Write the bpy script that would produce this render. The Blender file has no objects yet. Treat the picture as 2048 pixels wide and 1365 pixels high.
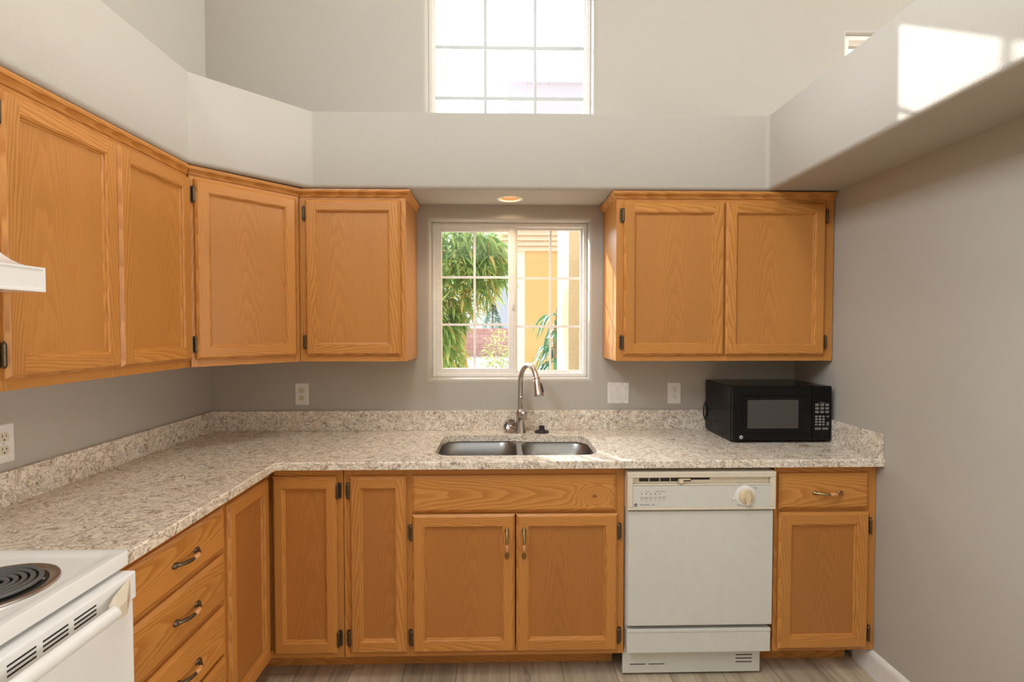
import bpy, bmesh, math, random
from math import radians as RD, sin, cos, pi
from mathutils import Vector, Matrix

SC = bpy.context.scene
COL = SC.collection
RNG = random.Random(7)

# ------------------------------------------------------------------ camera, sky, sun, area lights, exposure
cam_d = bpy.data.cameras.new('camera'); CAM = bpy.data.objects.new('camera', cam_d); COL.objects.link(CAM)
cam_d.sensor_fit = 'HORIZONTAL'; cam_d.sensor_width = 36.0; cam_d.lens = 36.0 * 1040 / 2048
cam_d.clip_start = 0.02; cam_d.clip_end = 200
CAM.location = (0, 0, 1.446)
CAM.rotation_euler = (RD(90) - math.atan(27.5 / 1040), 0, -math.atan(24 / 1040))
SC.camera = CAM

W = bpy.data.worlds.new('sky'); SC.world = W; W.use_nodes = True
SUN_DIR = Vector((1, -1.47, -0.99)).normalized()     # the way the sunlight travels
def build_sky(glow=17.0, base=1.3, zenith=2.0):
    t = W.node_tree; N = t.nodes.new; L = t.links.new; bg = t.nodes['Background']
    tc = N('ShaderNodeTexCoord'); dp = N('ShaderNodeVectorMath'); dp.operation = 'DOT_PRODUCT'; dp.inputs[1].default_value = -SUN_DIR
    L(tc.outputs['Generated'], dp.inputs[0])
    mr = N('ShaderNodeMapRange'); mr.interpolation_type = 'SMOOTHSTEP'; L(dp.outputs['Value'], mr.inputs[0])
    for i, v in ((1, 0.80), (2, 0.99), (3, 0.0), (4, glow)): mr.inputs[i].default_value = v      # bright sky around the sun
    sp = N('ShaderNodeSeparateXYZ'); L(tc.outputs['Generated'], sp.inputs[0])
    mz = N('ShaderNodeMapRange'); L(sp.outputs[2], mz.inputs[0])
    for i, v in ((1, 0.35), (2, 0.9), (3, base), (4, zenith)): mz.inputs[i].default_value = v
    ad = N('ShaderNodeMath'); ad.operation = 'ADD'; L(mr.outputs[0], ad.inputs[0]); L(mz.outputs[0], ad.inputs[1])
    bg.inputs[0].default_value = (0.86, 0.93, 1.0, 1); L(ad.outputs[0], bg.inputs[1])
build_sky()

def light(name, kind, loc, energy, color=(1, 1, 1), target=None, direction=None, **kw):
    d = bpy.data.lights.new(name, kind); d.energy = energy; d.color = color
    for k, v in kw.items(): setattr(d, k, v)
    o = bpy.data.objects.new(name, d); COL.objects.link(o); o.location = loc
    if target is not None: direction = Vector(target) - Vector(loc)
    if direction is not None: o.rotation_euler = Vector(direction).to_track_quat('-Z', 'Y').to_euler()
    return o

light('sun', 'SUN', (-4, 8, 7), 10.0, (1.0, 0.97, 0.92), direction=SUN_DIR, angle=RD(0.6))
# area lights at unseen, assumed openings; the rear and overhead ones are added fill
light('patio_door_daylight', 'AREA', (7.1, -2.3, 1.35), 215, (1.0, 0.97, 0.92), direction=(-0.9, 0.35, 0.0), shape='RECTANGLE', size=2.4, size_y=2.2)
light('rear_fill', 'AREA', (0.3, -3.9, 3.3), 6, (1.0, 0.96, 0.90), direction=(0, 1, -0.1), shape='RECTANGLE', size=3.2, size_y=1.2)  # fill light added behind the camera, at an unseen rear opening
light('side_room_daylight', 'AREA', (7.1, 1.95, 3.4), 320, (0.96, 0.98, 1.0), direction=(-1, 0.0, -0.10), shape='RECTANGLE', size=1.1, size_y=1.1)
light('overhead_fill', 'AREA', (0.1, 0.3, 4.25), 34, (1.0, 0.95, 0.87), direction=(0, 0, -1), shape='DISK', size=0.7)  # unseen overhead lamp, added to brighten the worktop from above
light('left_clerestory_daylight', 'AREA', (-1.50, -0.4, 3.42), 90, (0.78, 0.88, 1.0), direction=(1, 0.1, -0.15), shape='RECTANGLE', size=1.7, size_y=0.8)

SC.view_settings.view_transform = 'Standard'; SC.view_settings.look = 'None'
SC.view_settings.exposure = -0.14; SC.view_settings.gamma = 1.0; SC.view_settings.use_curve_mapping = False
SC.cycles.use_denoising = True
SC.cycles.max_bounces = 10; SC.cycles.diffuse_bounces = 6; SC.cycles.transparent_max_bounces = 16
SC.cycles.sample_clamp_indirect = 8.0

# ------------------------------------------------------------------ materials
def srgb(r, g, b):
    f = lambda c: (c / 255 / 12.92) if c <= 10 else ((c / 255 + 0.055) / 1.055) ** 2.4
    return (f(r), f(g), f(b), 1)

class NT:
    def __init__(s, name):
        s.m = bpy.data.materials.new(name); s.m.use_nodes = True
        s.t = s.m.node_tree; s.b = s.t.nodes['Principled BSDF']; s.out = s.t.nodes['Material Output']
    def n(s, kind, **kw):
        o = s.t.nodes.new(kind)
        for k, v in kw.items():
            if k.startswith('i_'): o.inputs[int(k[2:])].default_value = v
            else: setattr(o, k, v)
        return o
    def l(s, a, b): s.t.links.new(a, b)
    def math(s, op, a, b=None, c=None, clamp=False):
        o = s.n('ShaderNodeMath', operation=op); o.use_clamp = clamp
        for i, x in enumerate((a, b, c)):
            if x is None: continue
            if isinstance(x, (int, float)): o.inputs[i].default_value = x
            else: s.l(x, o.inputs[i])
        return o.outputs[0]
    def scale(s, vec, sc):
        o = s.n('ShaderNodeVectorMath', operation='MULTIPLY'); s.l(vec, o.inputs[0]); o.inputs[1].default_value = sc
        return o.outputs[0]
    def noise(s, vec, sc, detail=3, rough=0.5, dist=0.0):
        o = s.n('ShaderNodeTexNoise'); s.l(vec, o.inputs['Vector'])
        o.inputs['Scale'].default_value = sc; o.inputs['Detail'].default_value = detail
        o.inputs['Roughness'].default_value = rough; o.inputs['Distortion'].default_value = dist
        return o.outputs['Fac']
    def ramp(s, fac, stops, interp='LINEAR'):
        o = s.n('ShaderNodeValToRGB'); o.color_ramp.interpolation = interp
        e = o.color_ramp.elements
        while len(e) < len(stops): e.new(0.5)
        for x, (p, c) in zip(e, stops):
            x.position = p; x.color = c if len(c) == 4 else (*c, 1)
        s.l(fac, o.inputs[0]); return o.outputs[0]
    def mix(s, fac, a, b, blend='MIX'):
        o = s.n('ShaderNodeMix', data_type='RGBA', blend_type=blend)
        for i, x in ((0, fac), (6, a), (7, b)):
            if isinstance(x, (int, float)): o.inputs[i].default_value = x
            elif isinstance(x, tuple): o.inputs[i].default_value = x
            else: s.l(x, o.inputs[i])
        return o.outputs[2]
    def bump(s, h, strength, dist=0.002):
        o = s.n('ShaderNodeBump'); o.inputs['Strength'].default_value = strength; o.inputs['Distance'].default_value = dist
        s.l(h, o.inputs['Height']); s.l(o.outputs[0], s.b.inputs['Normal'])
    def obj(s): return s.n('ShaderNodeTexCoord').outputs['Object']
    def base(s, c, rough=0.5, metal=0.0, spec=0.5):
        if isinstance(c, tuple): s.b.inputs['Base Color'].default_value = c
        else: s.l(c, s.b.inputs['Base Color'])
        s.b.inputs['Roughness'].default_value = rough; s.b.inputs['Metallic'].default_value = metal
        s.b.inputs['Specular IOR Level'].default_value = spec

def plain(name, c, rough=0.5, metal=0.0, spec=0.5, mottle=0.04, scale=40, bump=0.0):
    """one colour with a faint procedural mottle and optional fine bump"""
    t = NT(name); v = t.obj(); f = t.noise(v, scale, 3)
    dk = tuple(x * (1 - mottle) for x in c[:3]) + (1,); lt = tuple(min(1, x * (1 + mottle)) for x in c[:3]) + (1,)
    t.base(t.ramp(f, [(0.3, dk), (0.7, lt)]), rough, metal, spec)
    if bump: t.bump(f, bump, 0.001)
    return t.m

def make_oak(name, light_c, dark_c, contrast=1.0, knot=None):
    t = NT(name)
    a = t.n('ShaderNodeAttribute', attribute_name='grain'); g = a.outputs['Vector']
    sep = t.n('ShaderNodeSeparateXYZ'); t.l(g, sep.inputs[0]); u, v, w = sep.outputs
    n1 = t.noise(t.scale(g, (1.6, 9, 3.1)), 1.0, 3, 0.55)
    n2 = t.noise(t.scale(g, (7, 45, 5)), 1.0, 2, 0.5)
    val = t.math('MULTIPLY', t.math('MULTIPLY', v, v), 820)
    val = t.math('ADD', val, t.math('MULTIPLY', u, 9.0))
    val = t.math('ADD', val, t.math('MULTIPLY', n1, 5.0))
    val = t.math('ADD', val, t.math('MULTIPLY', n2, 0.5))
    kd = None
    if knot:
        so = t.n('ShaderNodeSeparateXYZ'); t.l(t.obj(), so.inputs[0])
        kx = t.math('MULTIPLY', t.math('SUBTRACT', so.outputs[0], knot[0]), 0.8); kz = t.math('MULTIPLY', t.math('SUBTRACT', so.outputs[2], knot[1]), 1.5)
        d2 = t.math('ADD', t.math('MULTIPLY', kx, kx), t.math('MULTIPLY', kz, kz))
        val = t.math('ADD', val, t.math('MULTIPLY', t.math('EXPONENT', t.math('MULTIPLY', d2, -420)), 7.0))
        kd = t.math('EXPONENT', t.math('MULTIPLY', d2, -14000))
    fr = t.math('FRACT', val)
    band = t.ramp(fr, [(0.0, (0, 0, 0)), (0.18, (0.15, 0.15, 0.15)), (0.55, (0.75, 0.75, 0.75)), (0.88, (1, 1, 1)), (1.0, (0, 0, 0))])
    pores = t.noise(t.scale(g, (14, 520, 60)), 1.0, 2, 0.6)
    pf = t.ramp(pores, [(0.50, (0, 0, 0)), (0.68, (1, 1, 1))])
    broad = t.noise(t.scale(g, (0.8, 6, 1.7)), 1.0, 2)
    wn = t.n('ShaderNodeTexWhiteNoise', noise_dimensions='1D'); t.l(t.math('FLOOR', t.math('MULTIPLY', w, 0.2)), wn.inputs['W'])
    col = t.mix(band, dark_c, light_c)
    mid = tuple((p * 0.42 + q * 0.58) for p, q in zip(dark_c, light_c))
    col = t.mix(0.46 if contrast == 1 else 0.70, col, mid)
    col = t.mix(t.math('MULTIPLY', pf, 0.20), col, tuple(c * 0.55 for c in dark_c[:3]) + (1,))
    if kd is not None: col = t.mix(t.math('MULTIPLY', kd, 0.8), col, (0.10, 0.035, 0.01, 1))
    tone = t.math('ADD', t.math('MULTIPLY', wn.outputs['Value'], 0.16), t.math('MULTIPLY', broad, 0.30))
    tone = t.math('ADD', tone, 0.79)
    hsv = t.n('ShaderNodeHueSaturation'); t.l(tone, hsv.inputs['Value']); t.l(col, hsv.inputs['Color'])
    t.base(hsv.outputs[0], 0.36, 0, 0.34)
    t.bump(t.math('SUBTRACT', band, t.math('MULTIPLY', pf, 0.8)), 0.06, 0.0006)
    return t.m

def make_paint(name, c, bump=0.55):
    t = NT(name); v = t.obj()
    f = t.noise(v, 2.0, 2); n = t.noise(v, 150, 3, 0.55)
    t.base(t.ramp(f, [(0.3, tuple(x * 0.985 for x in c[:3]) + (1,)), (0.7, c)]), 0.62, 0, 0.3)
    t.bump(n, bump, 0.0022)
    return t.m

def make_quartz():
    t = NT('speckled_quartz'); v = t.obj()
    wv = t.n('ShaderNodeTexNoise'); t.l(v, wv.inputs['Vector']); wv.inputs['Scale'].default_value = 9; wv.inputs['Detail'].default_value = 2
    off = t.n('ShaderNodeVectorMath', operation='MULTIPLY_ADD'); t.l(wv.outputs['Color'], off.inputs[0])
    off.inputs[1].default_value = (0.09, 0.09, 0.09); t.l(t.scale(v, (0.85, 0.85, 0.85)), off.inputs[2]); p = off.outputs[0]
    a = t.noise(p, 14, 4, 0.6, 2.5)
    b = t.noise(t.scale(p, (1, 1, 1.15)), 44, 3, 0.55, 1.2)
    c = t.noise(t.scale(p, (1.1, 1, 1)), 24, 4, 0.62, 2.0)
    d = t.noise(t.scale(p, (1, 1.2, 1)), 29, 4, 0.62, 2.4)
    col = t.ramp(a, [(0.30, srgb(206, 190, 170)), (0.46, srgb(231, 219, 201)), (0.62, srgb(238, 229, 214)), (0.8, srgb(214, 199, 180))])
    line = t.ramp(c, [(0.445, (0, 0, 0)), (0.48, (1, 1, 1)), (0.50, (0.8, 0.8, 0.8)), (0.525, (0, 0, 0))])
    col = t.mix(t.math('MULTIPLY', line, 0.60), col, srgb(138, 112, 88))
    ln2 = t.ramp(d, [(0.36, (0, 0, 0)), (0.39, (1, 1, 1)), (0.405, (1, 1, 1)), (0.43, (0, 0, 0))])
    col = t.mix(t.math('MULTIPLY', ln2, 0.70), col, srgb(112, 104, 100))
    fl = t.ramp(b, [(0.605, (0, 0, 0)), (0.645, (1, 1, 1))])
    col = t.mix(t.math('MULTIPLY', fl, 0.72), col, srgb(152, 126, 100))
    fg = t.ramp(b, [(0.312, (1, 1, 1)), (0.362, (0, 0, 0))])
    col = t.mix(t.math('MULTIPLY', fg, 0.75), col, srgb(116, 108, 102))
    t.base(col, 0.22, 0, 0.45)
    return t.m

def make_planks():
    t = NT('grey_oak_planks'); v = t.obj()
    sep = t.n('ShaderNodeSeparateXYZ'); t.l(v, sep.inputs[0]); x, y, z = sep.outputs
    px = t.math('DIVIDE', t.math('SUBTRACT', x, 0.706), 0.222); ix = t.math('FLOOR', px); fx = t.math('FRACT', px)
    wn = t.n('ShaderNodeTexWhiteNoise', noise_dimensions='1D'); t.l(ix, wn.inputs['W'])
    py = t.math('ADD', t.math('DIVIDE', y, 1.3), t.math('MULTIPLY', wn.outputs['Value'], 3.7)); iy = t.math('FLOOR', py); fy = t.math('FRACT', py)
    wn2 = t.n('ShaderNodeTexWhiteNoise', noise_dimensions='2D')
    cb = t.n('ShaderNodeCombineXYZ'); t.l(ix, cb.inputs[0]); t.l(iy, cb.inputs[1]); t.l(cb.outputs[0], wn2.inputs['Vector'])
    cv = t.n('ShaderNodeCombineXYZ'); t.l(t.math('MULTIPLY', fx, 0.222), cv.inputs[0]); t.l(y, cv.inputs[1]); t.l(t.math('MULTIPLY', wn2.outputs['Value'], 40), cv.inputs[2])
    g1 = t.noise(t.scale(cv.outputs[0], (26, 1.6, 1)), 1.0, 4, 0.6, 0.6)
    g2 = t.noise(t.scale(cv.outputs[0], (11, 3.6, 1)), 1.0, 3, 0.6, 1.2)
    col = t.ramp(g1, [(0.25, srgb(146, 127, 105)), (0.5, srgb(184, 167, 143)), (0.75, srgb(207, 192, 170))])
    kn = t.ramp(g2, [(0.22, (1, 1, 1)), (0.36, (0, 0, 0))])
    col = t.mix(t.math('MULTIPLY', kn, 0.7), col, srgb(82, 68, 57))
    hsv = t.n('ShaderNodeHueSaturation'); t.l(col, hsv.inputs['Color'])
    t.l(t.math('ADD', t.math('MULTIPLY', wn2.outputs['Value'], 0.35), 0.82), hsv.inputs['Value'])
    edge = t.math('MINIMUM', t.math('MINIMUM', fx, t.math('SUBTRACT', 1, fx)), t.math('MULTIPLY', t.math('MINIMUM', fy, t.math('SUBTRACT', 1, fy)), 6))
    gr = t.ramp(edge, [(0.0, (1, 1, 1)), (0.014, (0, 0, 0))])
    t.base(t.mix(t.math('MULTIPLY', gr, 0.7), hsv.outputs[0], srgb(60, 50, 42)), 0.42, 0, 0.4)
    t.bump(g1, 0.08, 0.001)
    return t.m

def make_brushed(name, c, rough=0.28, sc=(3, 3, 260)):
    t = NT(name); f = t.noise(t.scale(t.obj(), sc), 1.0, 2, 0.6)
    t.base(t.ramp(f, [(0.3, tuple(x * 0.9 for x in c[:3]) + (1,)), (0.7, c)]), rough, 1.0)
    t.bump(f, 0.04, 0.0005)
    return t.m

def make_glass():
    t = NT('window_glass')
    tr = t.n('ShaderNodeBsdfTransparent'); gl = t.n('ShaderNodeBsdfGlossy'); gl.inputs['Roughness'].default_value = 0.02
    lw = t.n('ShaderNodeLayerWeight'); fr = t.math('ADD', t.math('MULTIPLY', t.math('POWER', lw.outputs['Facing'], 4.0), 0.5), 0.02)
    mx = t.n('ShaderNodeMixShader'); t.l(fr, mx.inputs[0]); t.l(tr.outputs[0], mx.inputs[1]); t.l(gl.outputs[0], mx.inputs[2])
    t.l(mx.outputs[0], t.out.inputs[0]); return t.m

def make_leaf(name, c1, c2, trans=0.5, sc=14):
    t = NT(name); f = t.noise(t.obj(), sc, 3)
    col = t.ramp(f, [(0.3, c1), (0.7, c2)]); t.base(col, 0.45, 0, 0.4)
    tl = t.n('ShaderNodeBsdfTranslucent'); t.l(col, tl.inputs[0])
    mx = t.n('ShaderNodeMixShader'); mx.inputs[0].default_value = trans
    t.l(t.b.outputs[0], mx.inputs[1]); t.l(tl.outputs[0], mx.inputs[2]); t.l(mx.outputs[0], t.out.inputs[0]); return t.m

def make_emit(name, c, s):
    t = NT(name); t.base(c, 0.5); t.b.inputs['Emission Color'].default_value = c; t.b.inputs['Emission Strength'].default_value = s; return t.m

def make_block():
    t = NT('red_block_wall'); br = t.n('ShaderNodeTexBrick'); v = t.obj()
    sep = t.n('ShaderNodeSeparateXYZ'); t.l(v, sep.inputs[0]); cb = t.n('ShaderNodeCombineXYZ'); t.l(sep.outputs[0], cb.inputs[0]); t.l(sep.outputs[2], cb.inputs[1])
    t.l(cb.outputs[0], br.inputs['Vector'])
    br.inputs['Color1'].default_value = srgb(196, 152, 146); br.inputs['Color2'].default_value = srgb(206, 164, 156); br.inputs['Mortar'].default_value = srgb(168, 130, 126)
    br.inputs['Scale'].default_value = 1.0; br.inputs['Brick Width'].default_value = 0.4; br.inputs['Row Height'].default_value = 0.2; br.inputs['Mortar Size'].default_value = 0.012
    t.base(br.outputs['Color'], 0.9); return t.m

M = {}
M['oak'] = make_oak('honey_oak', (0.62, 0.286, 0.076, 1), (0.37, 0.126, 0.017, 1))
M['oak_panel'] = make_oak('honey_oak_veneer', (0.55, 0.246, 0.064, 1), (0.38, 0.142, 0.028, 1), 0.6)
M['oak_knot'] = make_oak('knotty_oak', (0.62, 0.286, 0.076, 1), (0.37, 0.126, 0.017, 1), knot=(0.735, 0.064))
M['oak_base_panel'] = make_oak('darker_oak_veneer', (0.47, 0.195, 0.048, 1), (0.33, 0.114, 0.021, 1), 0.6)  # darker oak tone for the base cabinet door panels
M['paint'] = make_paint('greige_wall_paint', (0.46, 0.424, 0.366, 1))
M['ceil'] = make_paint('white_ceiling_paint', (0.78, 0.77, 0.74, 1))
M['trimw'] = plain('white_trim_paint', (0.80, 0.77, 0.72, 1), 0.35)
M['quartz'] = make_quartz(); M['floor'] = make_planks()
M['steel'] = make_brushed('brushed_steel', (0.43, 0.415, 0.39, 1), 0.33, (3, 3, 200))
M['nickel'] = make_brushed('brushed_nickel', (0.56, 0.51, 0.46, 1), 0.27, (90, 90, 6))
M['bronze'] = plain('antique_bronze', (0.13, 0.095, 0.06, 1), 0.38, 0.85, mottle=0.35, scale=160)
M['brass'] = plain('aged_brass', (0.34, 0.25, 0.12, 1), 0.34, 0.9, mottle=0.3, scale=160)
M['grip'] = plain('tan_wood_grip', (0.62, 0.30, 0.13, 1), 0.35, mottle=0.12, scale=120)
M['vinyl'] = plain('white_window_vinyl', (0.82, 0.79, 0.74, 1), 0.32)
M['glass'] = make_glass()
M['grid'] = plain('grey_grid_bar', (0.50, 0.53, 0.52, 1), 0.35)
M['black'] = plain('black_plastic', (0.004, 0.004, 0.004, 1), 0.2, spec=0.22)
M['blackgloss'] = plain('glossy_black', (0.003, 0.003, 0.0035, 1), 0.07, spec=0.28)
M['screen'] = plain('grey_oven_mesh', (0.062, 0.057, 0.052, 1), 0.22)
M['rubber'] = plain('black_rubber', (0.018, 0.018, 0.02, 1), 0.55)
M['key'] = plain('grey_key', (0.17, 0.165, 0.155, 1), 0.5)
M['enamel'] = plain('white_enamel', (0.83, 0.835, 0.83, 1), 0.16, mottle=0.01)
M['dwwhite'] = plain('dishwasher_white', (0.63, 0.63, 0.58, 1), 0.25, mottle=0.02)
M['almond'] = plain('almond_plastic', (0.70, 0.62, 0.49, 1), 0.35)
M['cream'] = plain('yellowed_knob', (0.68, 0.56, 0.37, 1), 0.35)
M['plate'] = plain('white_plate', (0.78, 0.75, 0.71, 1), 0.35)
M['slot'] = plain('dark_slot', (0.02, 0.017, 0.013, 1), 0.6)
M['ink'] = plain('grey_ink', (0.10, 0.10, 0.11, 1), 0.5)
M['silver'] = plain('silver_badge', (0.45, 0.45, 0.44, 1), 0.35)
M['coil'] = plain('burner_coil', (0.11, 0.108, 0.108, 1), 0.45)
M['chrome'] = plain('chrome_pan', (0.55, 0.50, 0.45, 1), 0.32, 1.0)
M['bulb'] = make_emit('warm_bulb', (1.0, 0.80, 0.55, 1), 10.0)
M['baffle'] = plain('can_baffle', (0.42, 0.27, 0.14, 1), 0.4)
M['stucco'] = plain('yellow_stucco', srgb(212, 176, 120), 0.9, mottle=0.08, scale=60, bump=0.4)
M['stucco2'] = plain('pale_stucco', srgb(206, 184, 146), 0.9, mottle=0.06, scale=60, bump=0.4)
M['siding'] = plain('pale_siding', srgb(224, 208, 184), 0.8)
M['roof'] = plain('pale_roof_tile', srgb(228, 222, 226), 0.8, mottle=0.06)
M['concrete'] = plain('pale_concrete', srgb(200, 194, 184), 0.9, mottle=0.05, scale=6)
M['block'] = make_block()
M['greyhouse'] = plain('grey_blue_house', srgb(186, 192, 206), 0.9)
M['bamboo'] = make_leaf('bamboo_leaf', srgb(112, 148, 82), srgb(182, 204, 130), 0.5, 9)
M['bambooy'] = make_leaf('dry_bamboo_leaf', srgb(176, 160, 92), srgb(206, 190, 120), 0.45, 9)
M['culm'] = plain('bamboo_culm', srgb(170, 150, 92), 0.5)
M['broad'] = make_leaf('broad_leaf', srgb(36, 92, 62), srgb(88, 146, 108), 0.3, 12)
M['shrub'] = make_leaf('shrub_leaf', srgb(150, 170, 90), srgb(190, 196, 130), 0.4, 14)
M['conifer'] = make_leaf('conifer_leaf', srgb(120, 148, 132), srgb(150, 172, 156), 0.3, 14)
M['bark'] = plain('bark', srgb(150, 128, 108), 0.9, mottle=0.2)

# ------------------------------------------------------------------ mesh builder
class MB:
    """collects separate pieces; every vertex carries a 'grain' vector (along, across, seed) for the oak"""
    def __init__(s): s.v = []; s.f = []; s.mi = []; s.g = []
    def add(s, verts, faces, mi=0, axis=None, mat=None, off=None):
        b = len(s.v); vs = [Vector(p) for p in verts]
        if axis:
            i = 'xyz'.index(axis); o = [j for j in range(3) if j != i]
            cs = [sum(p[j] for p in vs) / len(vs) for j in range(3)]
            seed = RNG.random() * 60 if off is None else off[2]
            ou = RNG.random() * 9; ov = RNG.uniform(0.03, 0.11) * RNG.choice((-1, 1)) if off is None else off[0]
            for p in vs:
                s.g.append((p[i] + ou, (p[o[0]] - cs[o[0]]) + (p[o[1]] - cs[o[1]]) + ov, seed))
        else: s.g += [(0, 0, 0)] * len(vs)
        s.v += [mat @ p for p in vs] if mat is not None else vs
        for f in faces: s.f.append(tuple(i + b for i in f)); s.mi.append(mi)
        return s
    def box(s, x0, x1, y0, y1, z0, z1, mi=0, axis=None, mat=None, off=None):
        return s.add([(x0, y0, z0), (x1, y0, z0), (x1, y1, z0), (x0, y1, z0), (x0, y0, z1), (x1, y0, z1), (x1, y1, z1), (x0, y1, z1)],
                     [(0, 3, 2, 1), (4, 5, 6, 7), (0, 1, 5, 4), (1, 2, 6, 5), (2, 3, 7, 6), (3, 0, 4, 7)], mi, axis, mat, off)
    def prism(s, poly, z0, z1, mi=0, axis=None, mat=None):
        n = len(poly)
        return s.add([(x, y, z0) for x, y in poly] + [(x, y, z1) for x, y in poly],
                     [tuple(range(n))[::-1], tuple(range(n, 2 * n))] + [(i, (i + 1) % n, n + (i + 1) % n, n + i) for i in range(n)], mi, axis, mat)
    def lathe(s, prof, seg=24, mi=0, mat=None, cap=True):
        n = len(prof); vs = []; fs = []
        for r, z in prof:
            for k in range(seg): a = 2 * pi * k / seg; vs.append((r * cos(a), r * sin(a), z))
        for i in range(n - 1):
            for k in range(seg): k2 = (k + 1) % seg; fs.append((i * seg + k, i * seg + k2, (i + 1) * seg + k2, (i + 1) * seg + k))
        if cap: fs.append(tuple(range(seg))[::-1]); fs.append(tuple((n - 1) * seg + k for k in range(seg)))
        return s.add(vs, fs, mi, None, mat)
    def tube(s, pts, rad, seg=12, mi=0, mat=None, closed=False, squash=1.0):
        pts = [Vector(p) for p in pts]; n = len(pts)
        if isinstance(rad, (int, float)): rad = [rad] * n
        T = []
        for i in range(n):
            if closed: d = pts[(i + 1) % n] - pts[i - 1]
            else: d = pts[min(i + 1, n - 1)] - pts[max(i - 1, 0)]
            T.append(d.normalized())
        up = Vector((0, 0, 1)) if abs(T[0].z) < 0.9 else Vector((0, 1, 0))
        nr = (up - T[0] * up.dot(T[0])).normalized(); vs = []; fs = []
        for i in range(n):
            nr = (nr - T[i] * nr.dot(T[i])).normalized(); bi = T[i].cross(nr)
            for k in range(seg):
                a = 2 * pi * k / seg; vs.append(pts[i] + (nr * cos(a) * squash + bi * sin(a)) * rad[i])
        for i in range(n if closed else n - 1):
            j = (i + 1) % n
            for k in range(seg): k2 = (k + 1) % seg; fs.append((i * seg + k, i * seg + k2, j * seg + k2, j * seg + k))
        if not closed: fs.append(tuple(range(seg))[::-1]); fs.append(tuple((n - 1) * seg + k for k in range(seg)))
        return s.add(vs, fs, mi, None, mat)
    def rings(s, rings, mi=0, mat=None, cap0=False, cap1=False):
        n = len(rings[0]); vs = [p for r in rings for p in r]; fs = []
        for i in range(len(rings) - 1):
            for k in range(n): k2 = (k + 1) % n; fs.append((i * n + k, i * n + k2, (i + 1) * n + k2, (i + 1) * n + k))
        if cap0: fs.append(tuple(range(n))[::-1])
        if cap1: fs.append(tuple((len(rings) - 1) * n + k for k in range(n)))
        return s.add(vs, fs, mi, None, mat)
    def fill(s, loops, z, mi=0, flip=False):
        """flat face at height z with holes; loops are lists of (x, y)"""
        bm = bmesh.new(); es = []
        for lp in loops:
            vs = [bm.verts.new((x, y, z)) for x, y in lp]
            es += [bm.edges.new((vs[i], vs[(i + 1) % len(vs)])) for i in range(len(vs))]
        bmesh.ops.triangle_fill(bm, edges=es, use_beauty=True, normal=(0, 0, -1 if flip else 1))
        bm.verts.index_update()
        vs = [v.co.copy() for v in bm.verts]; fs = []
        for f in bm.faces:
            ids = [v.index for v in f.verts]
            if (f.normal.z < 0) != flip: ids = ids[::-1]
            fs.append(ids)
        bm.free(); return s.add(vs, fs, mi)
    def build(s, name, mats, parent=None, loc=(0, 0, 0), rz=0.0, bevel=0.0, smooth=None, seg=2):
        me = bpy.data.meshes.new(name); me.from_pydata([tuple(p) for p in s.v], [], s.f)
        mats = mats if isinstance(mats, (list, tuple)) else [mats]
        for m in mats: me.materials.append(M[m] if isinstance(m, str) else m)
        for p, i in zip(me.polygons, s.mi): p.material_index = i
        if any(g != (0, 0, 0) for g in s.g):
            at = me.attributes.new('grain', 'FLOAT_VECTOR', 'POINT')
            at.data.foreach_set('vector', [c for g in s.g for c in g])
        bm = bmesh.new(); bm.from_mesh(me); bmesh.ops.recalc_face_normals(bm, faces=bm.faces); bm.to_mesh(me); bm.free()
        if smooth is not None:
            for p in me.polygons: p.use_smooth = True
            me.set_sharp_from_angle(angle=RD(smooth))
        o = bpy.data.objects.new(name, me); COL.objects.link(o); o.parent = parent; o.location = loc; o.rotation_euler = (0, 0, rz)
        if bevel:
            b = o.modifiers.new('bevel', 'BEVEL'); b.width = bevel; b.segments = seg; b.limit_method = 'ANGLE'; b.angle_limit = RD(40); b.harden_normals = False
        return o

def thing(name, label, cat, loc=(0, 0, 0), rz=0.0, group=None):
    o = bpy.data.objects.new(name, None); COL.objects.link(o); o.location = loc; o.rotation_euler = (0, 0, rz)
    o.empty_display_size = 0.1
    return tag(o, label, cat, group)
def tag(o, label, cat, group=None):
    o['label'] = label; o['category'] = cat
    if group: o['group'] = group
    return o
def struct(o, label=None, cat=None):
    o['kind'] = 'structure'
    if label: o['label'] = label
    if cat: o['category'] = cat
    return o
def kids(o): return [c for c in COL.objects if c.parent == o]
def copy_tree(o, parent=None):
    c = o.copy(); COL.objects.link(c); c.parent = parent
    for ch in kids(o): copy_tree(ch, c)
    return c

def rrect(x0, x1, y0, y1, r, n=6):
    pts = []
    for cx, cy, a0 in ((x1 - r, y1 - r, 0), (x0 + r, y1 - r, 90), (x0 + r, y0 + r, 180), (x1 - r, y0 + r, 270)):
        for k in range(n + 1): a = RD(a0 + 90 * k / n); pts.append((cx + r * cos(a), cy + r * sin(a)))
    return pts
def fillet(corners, n=6):
    """closed polygon of (x, y, radius) with rounded corners"""
    out = []; m = len(corners)
    for i in range(m):
        p = Vector(corners[i][:2]); a = Vector(corners[i - 1][:2]); b = Vector(corners[(i + 1) % m][:2]); r = corners[i][2]
        d1 = (a - p).normalized(); d2 = (b - p).normalized()
        if r <= 0: out.append(tuple(p)); continue
        ang = d1.angle(d2); t = r / math.tan(ang / 2); q1 = p + d1 * t; q2 = p + d2 * t
        c = p + (d1 + d2).normalized() * (r / sin(ang / 2))
        a1 = math.atan2(q1.y - c.y, q1.x - c.x); a2 = math.atan2(q2.y - c.y, q2.x - c.x)
        da = (a2 - a1 + pi) % (2 * pi) - pi
        for k in range(n + 1): x = a1 + da * k / n; out.append((c.x + r * cos(x), c.y + r * sin(x)))
    return out
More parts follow.
